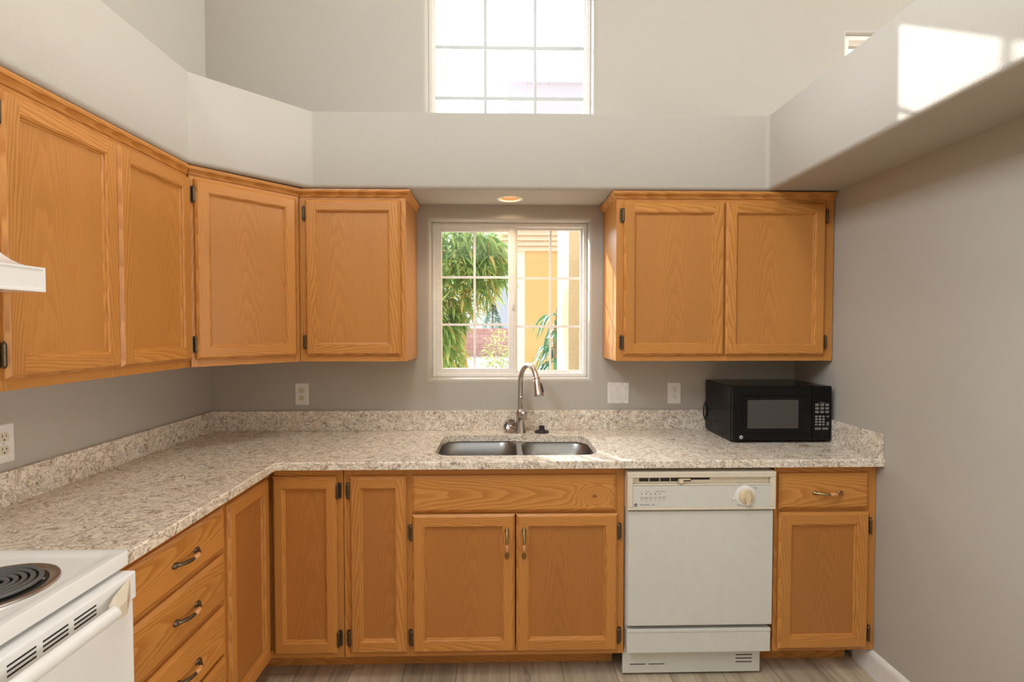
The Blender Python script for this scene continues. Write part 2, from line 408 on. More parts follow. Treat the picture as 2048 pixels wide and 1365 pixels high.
def text_mesh(lines):
    """lines of (string, x, z, size, align) -> builder with letters lying in the local xz plane facing -y"""
    mb = MB()
    for s, x, z, size, al in lines:
        cu = bpy.data.curves.new('letters', 'FONT'); cu.body = s; cu.size = size; cu.align_x = al; cu.extrude = 0.0001; cu.resolution_u = 2
        ob = bpy.data.objects.new('letters', cu); COL.objects.link(ob)
        bpy.context.view_layer.update()
        me = bpy.data.meshes.new_from_object(ob.evaluated_get(bpy.context.evaluated_depsgraph_get()))
        mb.add([(x + v.co.x, -v.co.z, z + v.co.y) for v in me.vertices], [tuple(p.vertices) for p in me.polygons])
        bpy.data.objects.remove(ob); bpy.data.meshes.remove(me); bpy.data.curves.remove(cu)
    return mb

# ------------------------------------------------------------------ the room shell
XL, XR, YB, ZC = -1.485, 1.55, 2.695, 4.3
YR = -4.0; XF = 7.2
mb = MB(); mb.box(XL - 0.15, XF + 0.15, YR - 0.15, YB + 0.15, -0.12, 0.0)
struct(mb.build('floor', 'floor'), 'grey brown wood plank floor', 'floor')
mb = MB(); mb.box(XL - 0.15, XF + 0.15, YR - 0.15, YB + 0.15, ZC, ZC + 0.12)
struct(mb.build('ceiling', 'ceil'), 'high white ceiling above the kitchen', 'ceiling')

def wall_with_holes(name, u0, u1, z0, z1, holes, th, put, bull=0.022):
    """wall in (u, depth, z); depth 0 is the room face. put maps (u, d, z) to world. Openings get bullnose returns."""
    mb = MB()
    us = sorted({u0, u1, *[c for h in holes for c in (h[0] - bull, h[1] + bull)]})
    zs = sorted({z0, z1, *[c for h in holes for c in (h[2] - bull, h[3] + bull)]})
    def inside(u, z): return any(h[0] - bull < u < h[1] + bull and h[2] - bull < z < h[3] + bull for h in holes)
    for a, b in zip(us, us[1:]):
        for c, d in zip(zs, zs[1:]):
            if not inside((a + b) / 2, (c + d) / 2):
                mb.add([put(a, 0, c), put(b, 0, c), put(b, 0, d), put(a, 0, d)], [(0, 1, 2, 3)])
                mb.add([put(a, th, c), put(b, th, c), put(b, th, d), put(a, th, d)], [(3, 2, 1, 0)])
    for h in holes:
        rg = []
        for k in range(7):
            a = RD(90 * k / 6); o = bull * (1 - sin(a)); dd = bull * (1 - cos(a))
            rg.append([put(h[0] - o, dd, h[2] - o), put(h[1] + o, dd, h[2] - o), put(h[1] + o, dd, h[3] + o), put(h[0] - o, dd, h[3] + o)])
        rg.append([put(h[0], th, h[2]), put(h[1], th, h[2]), put(h[1], th, h[3]), put(h[0], th, h[3])])
        rg.append([put(h[0] - bull, th, h[2] - bull), put(h[1] + bull, th, h[2] - bull), put(h[1] + bull, th, h[3] + bull), put(h[0] - bull, th, h[3] + bull)])
        mb.rings(rg)
    for a, b, c, d in ((u0, u1, z0, z0), (u0, u1, z1, z1)):
        mb.add([put(a, 0, c), put(b, 0, c), put(b, th, c), put(a, th, c)], [(0, 1, 2, 3)])
    for a in (u0, u1):
        mb.add([put(a, 0, z0), put(a, th, z0), put(a, th, z1), put(a, 0, z1)], [(0, 1, 2, 3)])
    bm_o = mb.build(name, 'paint', smooth=35)
    me = bm_o.data; bm = bmesh.new(); bm.from_mesh(me); bmesh.ops.remove_doubles(bm, verts=bm.verts, dist=1e-5)
    bmesh.ops.recalc_face_normals(bm, faces=bm.faces); bm.to_mesh(me); bm.free(); me.set_sharp_from_angle(angle=RD(35))
    return struct(bm_o)

WIN1 = (-0.360, 0.466, 1.180, 2.000)
WIN2 = (-0.374, 0.480, 2.445, 3.255)
WIN3 = (1.800, 2.760, 2.445, 2.970)
w = wall_with_holes('wall_back', XL, XF, 0, ZC, [WIN1, WIN2, WIN3], 0.15, lambda u, d, z: (u, YB + d, z)); w['label'] = 'greige back wall behind the sink'; w['category'] = 'wall'
w = wall_with_holes('wall_left', YR, YB + 0.15, 0, ZC, [(-1.3, 0.5, 3.0, 3.85)], 0.15, lambda u, d, z: (XL - d, u, z)); w['label'] = 'greige left wall behind range and cabinets'; w['category'] = 'wall'
mb = MB(); mb.box(XR, XR + 0.12, 0.70, YB, 0, 2.42); struct(mb.build('wall_right', 'paint'), 'greige partition wall right of the microwave', 'wall')
wall_with_holes('wall_far_right', YR, YB + 0.15, 0, ZC, [(1.35, 2.55, 2.80, 4.0), (-3.5, -1.1, 0.15, 2.5)], 0.15, lambda u, d, z: (XF + d, u, z))
w = wall_with_holes('wall_rear', XL, XF, 0, ZC, [(-1.3, 1.9, 2.7, 3.9)], 0.15, lambda u, d, z: (u, YR - d, z))

# soffit: one continuous plaster ledge along left wall, diagonal corner, back wall and right wall
def offset_path(path, o):
    out = []
    for i, p in enumerate(path):
        p = Vector(p); ds = []
        if i > 0: ds.append((p - Vector(path[i - 1])).normalized())
        if i < len(path) - 1: ds.append((Vector(path[i + 1]) - p).normalized())
        ns = [Vector((-d.y, d.x)) for d in ds]
        n = sum(ns, Vector((0, 0))).normalized(); n = n / n.dot(ns[0])
        out.append(tuple(p + n * o))
    return out
SOF = [(-1.185, -1.6), (-1.185, 2.03), (-0.848, 2.385), (1.235, 2.385), (1.235, 0.70)]
def soft_path(path, r=0.02, n=4):
    out = [path[0]]
    for i in range(1, len(path) - 1):
        f = fillet([(*path[i - 1], 0), (*path[i], r), (*path[i + 1], 0)], n)
        out += f[1:-1]
    return out + [path[-1]]
SP = soft_path(SOF); zb, zt, rb = 2.073, 2.420, 0.020
prof = [(rb * (1 - sin(RD(a))), zb + rb * (1 - cos(RD(a)))) for a in (0, 18, 36, 54, 72, 90)] + [(0, zt - 0.008), (0.003, zt - 0.002), (0.009, zt)]
mb = MB(); vs = []; fs = []; n = len(SP)
for o, z in prof: vs += [(x, y, z) for x, y in offset_path(SP, o)]
for i in range(len(prof) - 1):
    for k in range(n - 1): fs.append((i * n + k, i * n + k + 1, (i + 1) * n + k + 1, (i + 1) * n + k))
mb.add(vs, fs)
LX, LY, LR = 0.049, 2.548, 0.052
hole = [(LX + LR * cos(2 * pi * k / 32), LY + LR * sin(2 * pi * k / 32)) for k in range(32)]
e = 0.0
inner_b = offset_path(SP, rb); inner_t = offset_path(SP, 0.009)
wall_loop = [(XR + 0.12, 0.70), (XR + 0.12, YB), (XL, YB), (XL, -1.6)]
wall_loop_b = [(XR, 0.70), (XR, YB), (XL, YB), (XL, -1.6)]
mb.fill([inner_b + wall_loop_b, hole], zb, flip=True); mb.fill([inner_t + wall_loop], zt)
so = mb.build('ceiling_soffit', 'paint', smooth=40); struct(so, 'greige soffit ledge running above the wall cabinets', 'soffit')
bm = bmesh.new(); bm.from_mesh(so.data); bmesh.ops.remove_doubles(bm, verts=bm.verts, dist=1e-5); bmesh.ops.recalc_face_normals(bm, faces=bm.faces)
bm.to_mesh(so.data); bm.free(); so.data.set_sharp_from_angle(angle=RD(40))

# baseboard
mb = MB(); mb.prism([(0, 0), (-0.014, 0), (-0.014, 0.085), (-0.011, 0.095), (-0.006, 0.102), (0, 0.104)], 0, 1.49)
me_o = mb.build('baseboard_right', 'trimw'); me_o.matrix_world = Matrix(((1, 0, 0, XR), (0, 0, -1, 2.20), (0, 1, 0, 0), (0, 0, 0, 1)))
struct(me_o, 'white baseboard along the right wall', 'baseboard')

# ------------------------------------------------------------------ windows
def frame_ring(mb, x0, x1, z0, z1, w, y0, y1, mi=0):
    mb.box(x0, x0 + w, y0, y1, z0, z1, mi); mb.box(x1 - w, x1, y0, y1, z0, z1, mi)
    mb.box(x0 + w, x1 - w, y0, y1, z0, z0 + w, mi); mb.box(x0 + w, x1 - w, y0, y1, z1 - w, z1, mi)
YW = YB + 0.085
mb = MB(); frame_ring(mb, WIN1[0], WIN1[1], WIN1[2], WIN1[3], 0.020, YW, YW + 0.06)
mb.box(0.055, 0.085, YW + 0.012, YW + 0.06, WIN1[2] + 0.02, WIN1[3] - 0.02)
w1 = struct(mb.build('window_1', 'vinyl', bevel=0.003), 'white sliding kitchen window above the sink', 'window')
# left sliding sash, in front
mb = MB(); frame_ring(mb, -0.340, 0.075, WIN1[2] + 0.016, WIN1[3] - 0.016, 0.030, YW + 0.004, YW + 0.03); ls = mb.build('sash', 'vinyl', w1, bevel=0.003)
mb = MB(); mb.box(-0.312, 0.047, YW + 0.014, YW + 0.018, 1.224, 1.956); mb.build('pane', 'glass', ls)
def grille(x0, x1, z0, z1, xs, zs, y, parent, w=0.012, mat='vinyl'):
    mb = MB()
    for x in xs: mb.box(x - w / 2, x + w / 2, y, y + 0.008, z0, z1)
    for z in zs: mb.box(x0, x1, y + 0.0005, y + 0.0075, z - w / 2, z + w / 2)
    return mb.build('muntin_grille', mat, parent)
grille(-0.312, 0.047, 1.224, 1.956, [-0.136], [1.460, 1.714], YW + 0.020, ls)
mb = MB(); frame_ring(mb, 0.080, 0.448, WIN1[2] + 0.018, WIN1[3] - 0.018, 0.014, YW + 0.034, YW + 0.056); rs = mb.build('sash', 'vinyl', w1, bevel=0.002)
mb = MB(); mb.box(0.092, 0.436, YW + 0.044, YW + 0.048, 1.208, 1.972); mb.build('pane', 'glass', rs)
grille(0.092, 0.436, 1.208, 1.972, [0.274], [1.450, 1.712], YW + 0.049, rs)
mb = MB(); mb.box(0.064, 0.078, YW - 0.004, YW + 0.012, 1.545, 1.61); mb.box(0.067, 0.075, YW - 0.010, YW - 0.002, 1.56, 1.58); mb.build('latch', 'vinyl', w1, bevel=0.002)

mb = MB(); frame_ring(mb, WIN2[0], WIN2[1], WIN2[2], WIN2[3], 0.022, YW, YW + 0.06)
w2 = struct(mb.build('window_2', 'vinyl', bevel=0.003), 'tall white gridded window above the soffit', 'window')
mb = MB(); frame_ring(mb, WIN2[0] + 0.018, WIN2[1] - 0.018, WIN2[2] + 0.018, WIN2[3] - 0.018, 0.016, YW + 0.012, YW + 0.045); s2 = mb.build('sash', 'vinyl', w2, bevel=0.002)
mb = MB(); mb.box(WIN2[0] + 0.03, WIN2[1] - 0.03, YW + 0.026, YW + 0.030, WIN2[2] + 0.03, WIN2[3] - 0.03); mb.build('pane', 'glass', s2)
grille(WIN2[0] + 0.03, WIN2[1] - 0.03, WIN2[2] + 0.03, WIN2[3] - 0.03, [-0.077, 0.187], [2.662, 2.928, 3.194], YW + 0.014, s2, 0.0155, 'grid')

YV = YB + 0.022
mb = MB(); frame_ring(mb, WIN3[0], WIN3[1], WIN3[2], WIN3[3], 0.022, YV, YV + 0.06)
w3 = struct(mb.build('window_3', 'vinyl', bevel=0.003), 'small white window peeking above the right soffit', 'window')
mb = MB(); mb.box(WIN3[0] + 0.02, WIN3[1] - 0.02, YV + 0.026, YV + 0.030, WIN3[2] + 0.02, WIN3[3] - 0.02); mb.build('pane', 'glass', w3)
grille(WIN3[0] + 0.02, WIN3[1] - 0.02, WIN3[2] + 0.02, WIN3[3] - 0.02, [2.28], [2.66, 2.875], YV + 0.032, w3, 0.014)

# ------------------------------------------------------------------ cabinet kit
def hinge(door, x, z, side):
    """bronze overlay hinge on the face frame just outside the door edge; side -1 left, +1 right"""
    mb = MB()
    mb.tube([(x, -0.014, z - 0.026), (x, -0.014, z + 0.026)], 0.0052, 10)
    for s in (-1, 1):
        mb.tube([(x, -0.014, z + s * 0.026), (x, -0.014, z + s * 0.029), (x, -0.014, z + s * 0.033)], [0.0062, 0.0045, 0.0015], 10)
    mb.box(min(x, x + side * 0.013), max(x, x + side * 0.013), -0.0045, -0.0005, z - 0.026, z + 0.026)
    mb.box(min(x, x + side * 0.011), max(x, x + side * 0.011), -0.0048, -0.0005, z - 0.032, z + 0.032)
    mb.box(min(x, x - side * 0.004), max(x, x - side * 0.004), -0.018, -0.008, z - 0.024, z + 0.024)
    return mb.build('hinge', 'bronze', door, smooth=40)

def handle_mesh(L=0.118):
    """arched pull along local x, feet at both ends, tan grip between"""
    mb = MB(); h = L / 2
    for s in (-1, 1):
        m = Matrix.Translation((s * (h - 0.008), 0, 0)) @ Matrix.Rotation(RD(90), 4, 'X') @ Matrix.Diagonal((1.5, 1, 1, 1))
        mb.lathe([(0.009, 0), (0.0088, 0.003), (0.0065, 0.007), (0.003, 0.010)], 16, 0, m)
    pts = []; rad = []
    for k in range(21):
        t = -1 + k / 10; x = t * (h - 0.008)
        y = -0.005 - 0.021 * (1 - abs(t) ** 2.4); zz = 0.0045 * sin(t * pi * 0.5) * 0
        pts.append((x, y, zz)); rad.append(0.0042 + 0.0016 * abs(sin(t * 3.0)) + (0.001 if abs(t) > 0.85 else 0))
    mb.tube(pts, rad, 12)
    g = [(x, y, z) for (x, y, z) in pts[9:16]]
    mb.tube(g, [0.0056, 0.0068, 0.0072, 0.0073, 0.0072, 0.0068, 0.0056], 14, 1)
    return mb
def handle(parent, x, z, vertical=False, y=-0.019, metal='bronze', flip=False):
    mb = handle_mesh(); o = mb.build('handle', [metal, 'grip'], parent, smooth=50)
    o.location = (x, y, z)
    o.rotation_euler = (0, RD(90 if not flip else -90) if vertical else (pi if flip else 0), 0)
    return o

def door(parent, x0, x1, z0, z1, loc=(0, 0, 0), rz=0.0, sw=0.058, rail=None, hinges=None, name='door', hz=(0.06, 0.06), panel_v=None, panel_mat='oak_panel'):
    """frame-and-panel oak door in its own xz plane, front face at y = -0.019"""
    rail = rail or sw; T = 0.019; c = 0.0085
    mb = MB(); wx = x1 - x0; hz_ = z1 - z0
    def rect(i, j, y): return [(i, y, j), (wx - i, y, j), (wx - i, y, hz_ - j), (i, y, hz_ - j)]
    def mitre(ra, rb):
        for k, ax in ((0, 'x'), (1, 'z'), (2, 'x'), (3, 'z')):
            k2 = (k + 1) % 4; mb.add([ra[k], ra[k2], rb[k2], rb[k]], [(0, 1, 2, 3)], 0, ax)
    p = 0.012
    r0 = rect(0, 0, 0); r1 = rect(0, 0, -0.010); r1b = rect(0.0015, 0.0015, -0.0115); r2 = rect(c, c, -T + 0.001); r2b = rect(c + 0.0015, c + 0.0015, -T)
    for a, b in ((r0, r1), (r1, r1b), (r1b, r2), (r2, r2b)): mitre(a, b)
    q = c + 0.0015; i3 = sw - p; j3 = rail - p
    # butt joints: stiles run full height
    mb.add([(q, -T, q), (i3, -T, q), (i3, -T, hz_ - q), (q, -T, hz_ - q)], [(0, 1, 2, 3)], 0, 'z')
    mb.add([(wx - i3, -T, q), (wx - q, -T, q), (wx - q, -T, hz_ - q), (wx - i3, -T, hz_ - q)], [(0, 1, 2, 3)], 0, 'z')
    mb.add([(i3, -T, q), (wx - i3, -T, q), (wx - i3, -T, j3), (i3, -T, j3)], [(0, 1, 2, 3)], 0, 'x')
    mb.add([(i3, -T, hz_ - j3), (wx - i3, -T, hz_ - j3), (wx - i3, -T, hz_ - q), (i3, -T, hz_ - q)], [(0, 1, 2, 3)], 0, 'x')
    def r(d, y): return rect(i3 + d, j3 + d, y)
    rr = [r(0, -T), r(0.001, -T + 0.002), r(0.0035, -T + 0.0025), r(0.0055, -T + 0.0045), r(0.0066, -T + 0.0088), r(0.0085, -T + 0.0095), r(0.0105, -T + 0.0105), r(0.012, -T + 0.013)]
    for a, b in zip(rr, rr[1:]): mitre(a, b)
    mb.add([(0, 0, 0), (wx, 0, 0), (wx, 0, hz_), (0, 0, hz_)], [(3, 2, 1, 0)], 0, 'z')
    d = mb.build(name, 'oak', parent, (loc[0] + x0 * cos(rz), loc[1] + x0 * sin(rz), loc[2] + z0), rz)
    pm = MB(); pv = panel_v if panel_v is not None else RNG.uniform(-0.06, 0.06)
    pm.add([(sw - 0.003, -T + 0.0128, rail - 0.003), (wx - sw + 0.003, -T + 0.0128, rail - 0.003), (wx - sw + 0.003, -T + 0.0128, hz_ - rail + 0.003), (sw - 0.003, -T + 0.0128, hz_ - rail + 0.003)], [(0, 1, 2, 3)], 0, 'z', off=(pv, 0, RNG.random() * 60))
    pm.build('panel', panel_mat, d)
    if hinges:
        s = -1 if hinges == 'left' else 1; xx = -0.004 if s < 0 else wx + 0.004
        for z in (hz[0], hz_ - hz[1]): hinge(d, xx, z, s)
    return d

def slab_front(parent, x0, x1, z0, z1, name='drawer', v=None, loc=(0, 0, 0), mat='oak'):
    """solid drawer front with a routed edge"""
    mb = MB(); T = 0.019; wx = x1 - x0; hh = z1 - z0
    def rect(i, y): return [(i, y, i), (wx - i, y, i), (wx - i, y, hh - i), (i, y, hh - i)]
    R = [rect(0, 0), rect(0, -0.009), rect(0.002, -0.0105), rect(0.010, -0.0165), rect(0.0115, -0.0185), rect(0.0135, -T)]
    vs = [p for r in R for p in r]; fs = []
    for i in range(len(R) - 1):
        for k in range(4): k2 = (k + 1) % 4; fs.append((i * 4 + k, i * 4 + k2, (i + 1) * 4 + k2, (i + 1) * 4 + k))
    fs.append(tuple(len(R) * 4 - 4 + k for k in range(4))); fs.append((3, 2, 1, 0))
    mb.add(vs, fs, 0, 'x', off=(v if v is not None else RNG.uniform(-0.03, 0.03), 0, RNG.random() * 60))
    return mb.build(name, mat, parent, (loc[0] + x0, loc[1], loc[2] + z0))

def face_frame(parent, w, z0, z1, stiles, rails, y=0.0):
    """stiles: (x0, x1); rails: (x0, x1, z0, z1)"""
    mb = MB()
    for a, b in stiles: mb.box(a, b, y, y + 0.019, z0, z1, 0, 'z')
    for a, b, c, d in rails: mb.box(a, b, y + 0.0003, y + 0.019, c, d, 0, 'x')
    return mb.build('face_frame', 'oak', parent, bevel=0.0008, seg=1)

def carcass(parent, w, d, z0, z1, toe=None):
    mb = MB(); t = 0.016
    mb.box(0, t, 0.019, d, z0, z1, 0, 'z'); mb.box(w - t, w, 0.019, d, z0, z1, 0, 'z')
    mb.box(t, w - t, 0.019, d, z0 + 0.006, z0 + 0.006 + t, 0, 'x'); mb.box(t, w - t, 0.019, d, z1 - t, z1, 0, 'x')
    mb.box(t, w - t, d - 0.008, d, z0 + 0.022, z1 - t, 0, 'z')
    o = mb.build('carcass', 'oak_panel', parent)
    return o
def crown(parent, path):
    """crown strip along a local xy path (outside is on the path's right-hand side)"""
    pr = [(0.0, 2.033), (-0.004, 2.035), (-0.007, 2.043), (-0.014, 2.050), (-0.019, 2.053), (-0.021, 2.060), (-0.020, 2.066), (0.0, 2.066)]
    mb = MB(); ps = [offset_path(path, o) for o, z in pr]
    for k in range(len(path) - 1):
        vs = []; 
        for (o, z), row in zip(pr, ps): vs += [(*row[k], z), (*row[k + 1], z)]
        fs = [(2 * i, 2 * i + 1, 2 * i + 3, 2 * i + 2) for i in range(len(pr) - 1)]
        fs += [tuple(2 * i for i in range(len(pr)))[::-1], tuple(2 * i + 1 for i in range(len(pr)))]
        d = Vector(path[k + 1]) - Vector(path[k])
        mb.add(vs, fs, 0, 'x' if abs(d.x) > abs(d.y) else 'y')
    o = mb.build('crown_moulding', 'oak', parent)
    o.location.z = -parent.location.z
    return o

UZ0, UZ1 = 1.290, 2.055
UH = UZ1 - UZ0
# --- wall cabinet left of the window
c = thing('wall_cabinet', 'single-door oak wall cabinet left of the kitchen window', 'cabinet', (-0.908, 2.385, UZ0), 0, 'oak wall cabinets')
wd = 0.481; carcass(c, wd, 0.305, 0, UH)
face_frame(c, wd, 0, UH, [(0, 0.036), (wd - 0.036, wd)], [(0.036, wd - 0.036, 0, 0.036), (0.036, wd - 0.036, UH - 0.05, UH)])
door(c, 0.031, 0.457, 0.029, 0.730, hinges='left', panel_v=0.07)
crown(c, [(0.0, 0), (wd, 0), (wd, 0.30)])
# --- wall cabinet right of the window
c = thing('wall_cabinet', 'two-door oak wall cabinet above the microwave', 'cabinet', (0.534, 2.385, UZ0), 0, 'oak wall cabinets')
wd = 1.012; carcass(c, wd, 0.305, 0, UH)
face_frame(c, wd, 0, UH, [(0, 0.036), (0.484, 0.520), (wd - 0.040, wd)], [(0.036, 0.484, 0, 0.036), (0.036, 0.484, UH - 0.05, UH), (0.520, wd - 0.040, 0, 0.036), (0.520, wd - 0.040, UH - 0.05, UH)])
door(c, 0.032, 0.497, 0.027, 0.728, hinges='left', panel_v=0.0)
door(c, 0.503, 0.967, 0.027, 0.728, hinges='right', panel_v=0.03)
crown(c, [(0, 0.30), (0, 0), (wd, 0)])
# --- diagonal corner wall cabinet
A = Vector((-1.205, 2.045)); B = Vector((-0.908, 2.385)); dg = B - A; ang = math.atan2(dg.y, dg.x); wd = dg.length
c = thing('wall_cabinet', 'diagonal single-door oak wall cabinet in the corner', 'cabinet', (A.x, A.y, UZ0), ang, 'oak wall cabinets')
inv = Matrix.Rotation(-ang, 2)
def loc2(x, y): p = inv @ (Vector((x, y)) - A); return (p.x, p.y)
mb = MB(); e2 = 0.003
mb.prism([loc2(A.x, A.y + e2), loc2(B.x - e2, B.y), loc2(B.x - e2, YB - 0.002), loc2(XL + 0.002, YB - 0.002), loc2(XL + 0.002, A.y + e2)], 0.004, UH, 0, 'z'); mb.build('carcass', 'oak_panel', c)
face_frame(c, wd, 0, UH, [(0.004, 0.036), (wd - 0.030, wd - 0.004)], [(0.036, wd - 0.030, 0, 0.036), (0.036, wd - 0.030, UH - 0.05, UH)], -0.006)
door(c, 0.020, 0.428, 0.029, 0.730, loc=(0, -0.006, 0), hinges='left', panel_v=0.0)
crown(c, [(0.002, -0.006), (wd - 0.002, -0.006)])
# --- left wall cabinet, two doors
Y0 = 1.262
c = thing('wall_cabinet', 'two-door oak wall cabinet on the left wall beside the hood', 'cabinet', (-1.205, Y0, UZ0), RD(90), 'oak wall cabinets')
wd = 2.045 - Y0; carcass(c, wd, 0.278, 0, UH)
face_frame(c, wd, 0, UH, [(0, 0.034), (0.382, 0.418), (wd - 0.030, wd)], [(0.034, 0.382, 0, 0.036), (0.034, 0.382, UH - 0.05, UH), (0.418, wd - 0.03, 0, 0.036), (0.418, wd - 0.03, UH - 0.05, UH)])
door(c, 0.018, 0.399, 0.029, 0.730, hinges='left', panel_v=0.06)
door(c, 0.403, 0.779, 0.029, 0.730, panel_v=-0.09)
crown(c, [(0, 0), (wd, 0)])
# --- short cabinet over the hood
c = thing('wall_cabinet', 'short oak wall cabinet directly over the white range hood', 'cabinet', (-1.205, 0.49, 1.80), RD(90), 'oak wall cabinets')
wd = 0.766; hh = UZ1 - 1.80; carcass(c, wd, 0.278, 0, hh)
face_frame(c, wd, 0, hh, [(0, 0.034), (wd - 0.034, wd)], [(0.034, wd - 0.034, 0, 0.036), (0.034, wd - 0.034, hh - 0.05, hh)])
door(c, 0.018, 0.380, 0.025, hh - 0.035); door(c, 0.384, 0.748, 0.025, hh - 0.035)
crown(c, [(0, 0), (wd, 0)])

# --- base cabinets
BZ, BT = 0.107, 0.884
def toe(c, x0, x1, y=0.118):
    mb = MB(); mb.box(x0, x1, y, y + 0.016, 0, BZ, 0, 'x'); return mb.build('toe_kick', 'oak', c)
BY = 2.09; BD = 0.60
# sink base
c = thing('base_cabinet', 'oak sink base cabinet with false drawer front and two handled doors', 'cabinet', (-0.367, BY, 0), 0, 'oak base cabinets')
wd = 0.8725; carcass(c, wd, BD, BZ, BT - 0.28)
face_frame(c, wd, BZ, BT, [(0, 0.034), (wd - 0.036, wd)], [(0.034, wd - 0.036, BZ, BZ + 0.04), (0.034, wd - 0.036, 0.685, 0.72), (0.034, wd - 0.036, 0.845, BT)])
slab_front(c, 0.012, 0.838, 0.701, 0.850, 'false_drawer_front', v=0.012, mat='oak_knot')
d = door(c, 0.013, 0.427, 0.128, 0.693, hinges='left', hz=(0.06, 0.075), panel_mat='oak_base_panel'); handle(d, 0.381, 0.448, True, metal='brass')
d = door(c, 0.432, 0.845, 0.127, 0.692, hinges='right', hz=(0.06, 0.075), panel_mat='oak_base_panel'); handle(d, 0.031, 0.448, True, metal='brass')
toe(c, 0, wd - 0.02)
# narrow base
c = thing('base_cabinet', 'narrow oak base cabinet with one plain door left of the sink base', 'cabinet', (-0.628, BY, 0), 0, 'oak base cabinets')
wd = 0.2605; carcass(c, wd, BD, BZ, BT)
face_frame(c, wd, BZ, BT, [(0, 0.034), (wd - 0.024, wd)], [(0.034, wd - 0.024, BZ, BZ + 0.04), (0.034, wd - 0.024, 0.84, BT)])
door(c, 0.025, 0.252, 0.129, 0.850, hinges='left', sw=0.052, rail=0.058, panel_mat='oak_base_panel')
toe(c, 0, wd)
# corner base with two doors meeting in the inside corner
c = thing('base_cabinet', 'oak corner base cabinet with two doors meeting in the inside corner', 'cabinet', (-0.925, BY, 0), 0, 'oak base cabinets')
mb = MB(); FX = -0.925
def rel(x, y): return (x - FX, y - BY)
mb.prism([rel(FX - 0.019, 1.737), rel(FX - 0.019, BY + 0.019), rel(-0.631, BY + 0.019), rel(-0.631, YB - 0.004), rel(XL + 0.002, YB - 0.004), rel(XL + 0.002, 1.737)], BZ, BT, 0, 'z'); mb.build('carcass', 'oak_panel', c)
mb = MB()
mb.box(0.019, 0.2945, 0, 0.019, 0.845, BT, 0, 'x'); mb.box(0.262, 0.2945, -0.0003, 0.019, BZ, BT, 0, 'z'); mb.box(0.0, 0.262, 0, 0.019, BZ, BZ + 0.03, 0, 'x')
mb.box(-0.019, 0, -0.353, 0.019, 0.845, BT, 0, 'y'); mb.box(-0.019, 0.0003, -0.353, -0.335, BZ, BT, 0, 'z'); mb.box(-0.019, 0, -0.335, 0.0, BZ, BZ + 0.03, 0, 'y')
mb.build('face_frame', 'oak', c)
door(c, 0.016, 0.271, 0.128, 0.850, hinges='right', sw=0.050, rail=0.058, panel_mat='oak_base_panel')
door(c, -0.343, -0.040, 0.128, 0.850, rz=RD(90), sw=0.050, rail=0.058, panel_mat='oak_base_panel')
mb = MB(); mb.box(-0.10, 0.297, 0.118, 0.134, 0, BZ, 0, 'x'); mb.box(-0.118, -0.102, -0.353, 0.134, 0, BZ, 0, 'y'); mb.build('toe_kick', 'oak', c)
# drawer bank on the left run
c = thing('base_cabinet', 'four-drawer oak base cabinet between the range and the corner', 'cabinet', (-0.925, 1.245, 0), RD(90), 'oak base cabinets')
wd = 0.489; carcass(c, wd, 0.556, BZ, BT)
face_frame(c, wd, BZ, BT, [(0, 0.02), (wd - 0.02, wd)], [(0.02, wd - 0.02, BZ, BZ + 0.03), (0.02, wd - 0.02, 0.845, BT), (0.02, wd - 0.02, 0.69, 0.73), (0.02, wd - 0.02, 0.52, 0.56), (0.02, wd - 0.02, 0.345, 0.38)])
for z0, z1 in ((0.714, 0.852), (0.543, 0.698), (0.366, 0.526), (0.128, 0.356)):
    d = slab_front(c, 0.010, 0.476, z0, z1); handle(d, 0.249, (z1 - z0) / 2 - 0.002, flip=False)
toe(c, 0, wd)
# right base
c = thing('base_cabinet', 'oak base cabinet with drawer and door right of the dishwasher', 'cabinet', (1.123, BY, 0), 0, 'oak base cabinets')
wd = XR - 0.002 - 1.123; carcass(c, wd, BD, BZ, BT)
face_frame(c, wd, BZ, BT, [(0, 0.03), (wd - 0.05, wd)], [(0.03, wd - 0.05, BZ, BZ + 0.04), (0.03, wd - 0.05, 0.68, 0.72), (0.03, wd - 0.05, 0.845, BT)])
d = slab_front(c, 0.014, 0.386, 0.703, 0.850, v=0.02); handle(d, 0.197, 0.069, metal='brass', flip=False)
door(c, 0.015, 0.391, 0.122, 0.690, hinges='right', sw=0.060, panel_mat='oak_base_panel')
toe(c, 0.0, wd - 0.04)

# ------------------------------------------------------------------ worktop with backsplashes
CT, CB = 0.914, 0.884; CF = 2.045
cut = fillet([(-0.275, 2.145, 0.075), (0.418, 2.145, 0.075), (0.418, 2.528, 0.075), (0.135, 2.528, 0.03), (0.075, 2.552, 0.03), (-0.275, 2.552, 0.080)])
outer = [(-1.4845, 1.240), (-0.880, 1.240), (-0.880, CF), (XR - 0.001, CF), (XR - 0.001, YB - 0.001), (-1.4845, YB - 0.001)]
mb = MB(); ch = 0.004
oin = [(-1.4845, 1.240), (-0.880 - ch, 1.240), (-0.880 - ch, CF + ch), (XR - 0.001, CF + ch), (XR - 0.001, YB - 0.001), (-1.4845, YB - 0.001)]
cin = offset_path(cut + [cut[0]], -0.0)[:-1]
mb.fill([oin, cut], CT); mb.fill([outer, cut], CB, flip=True)
mb.rings([[(x, y, CB) for x, y in outer], [(x, y, CT - ch) for x, y in outer], [(x, y, CT) for x, y in oin]])
mb.rings([[(x, y, CB) for x, y in cut], [(x, y, CT) for x, y in cut]])
top = tag(mb.build('worktop', 'quartz'), 'L-shaped speckled beige quartz worktop with sink cutout', 'worktop')
mb = MB(); mb.box(XL + 0.001, XR - 0.001, 2.675, YB - 0.001, CT, 1.016); mb.build('backsplash', 'quartz', top, bevel=0.0015)
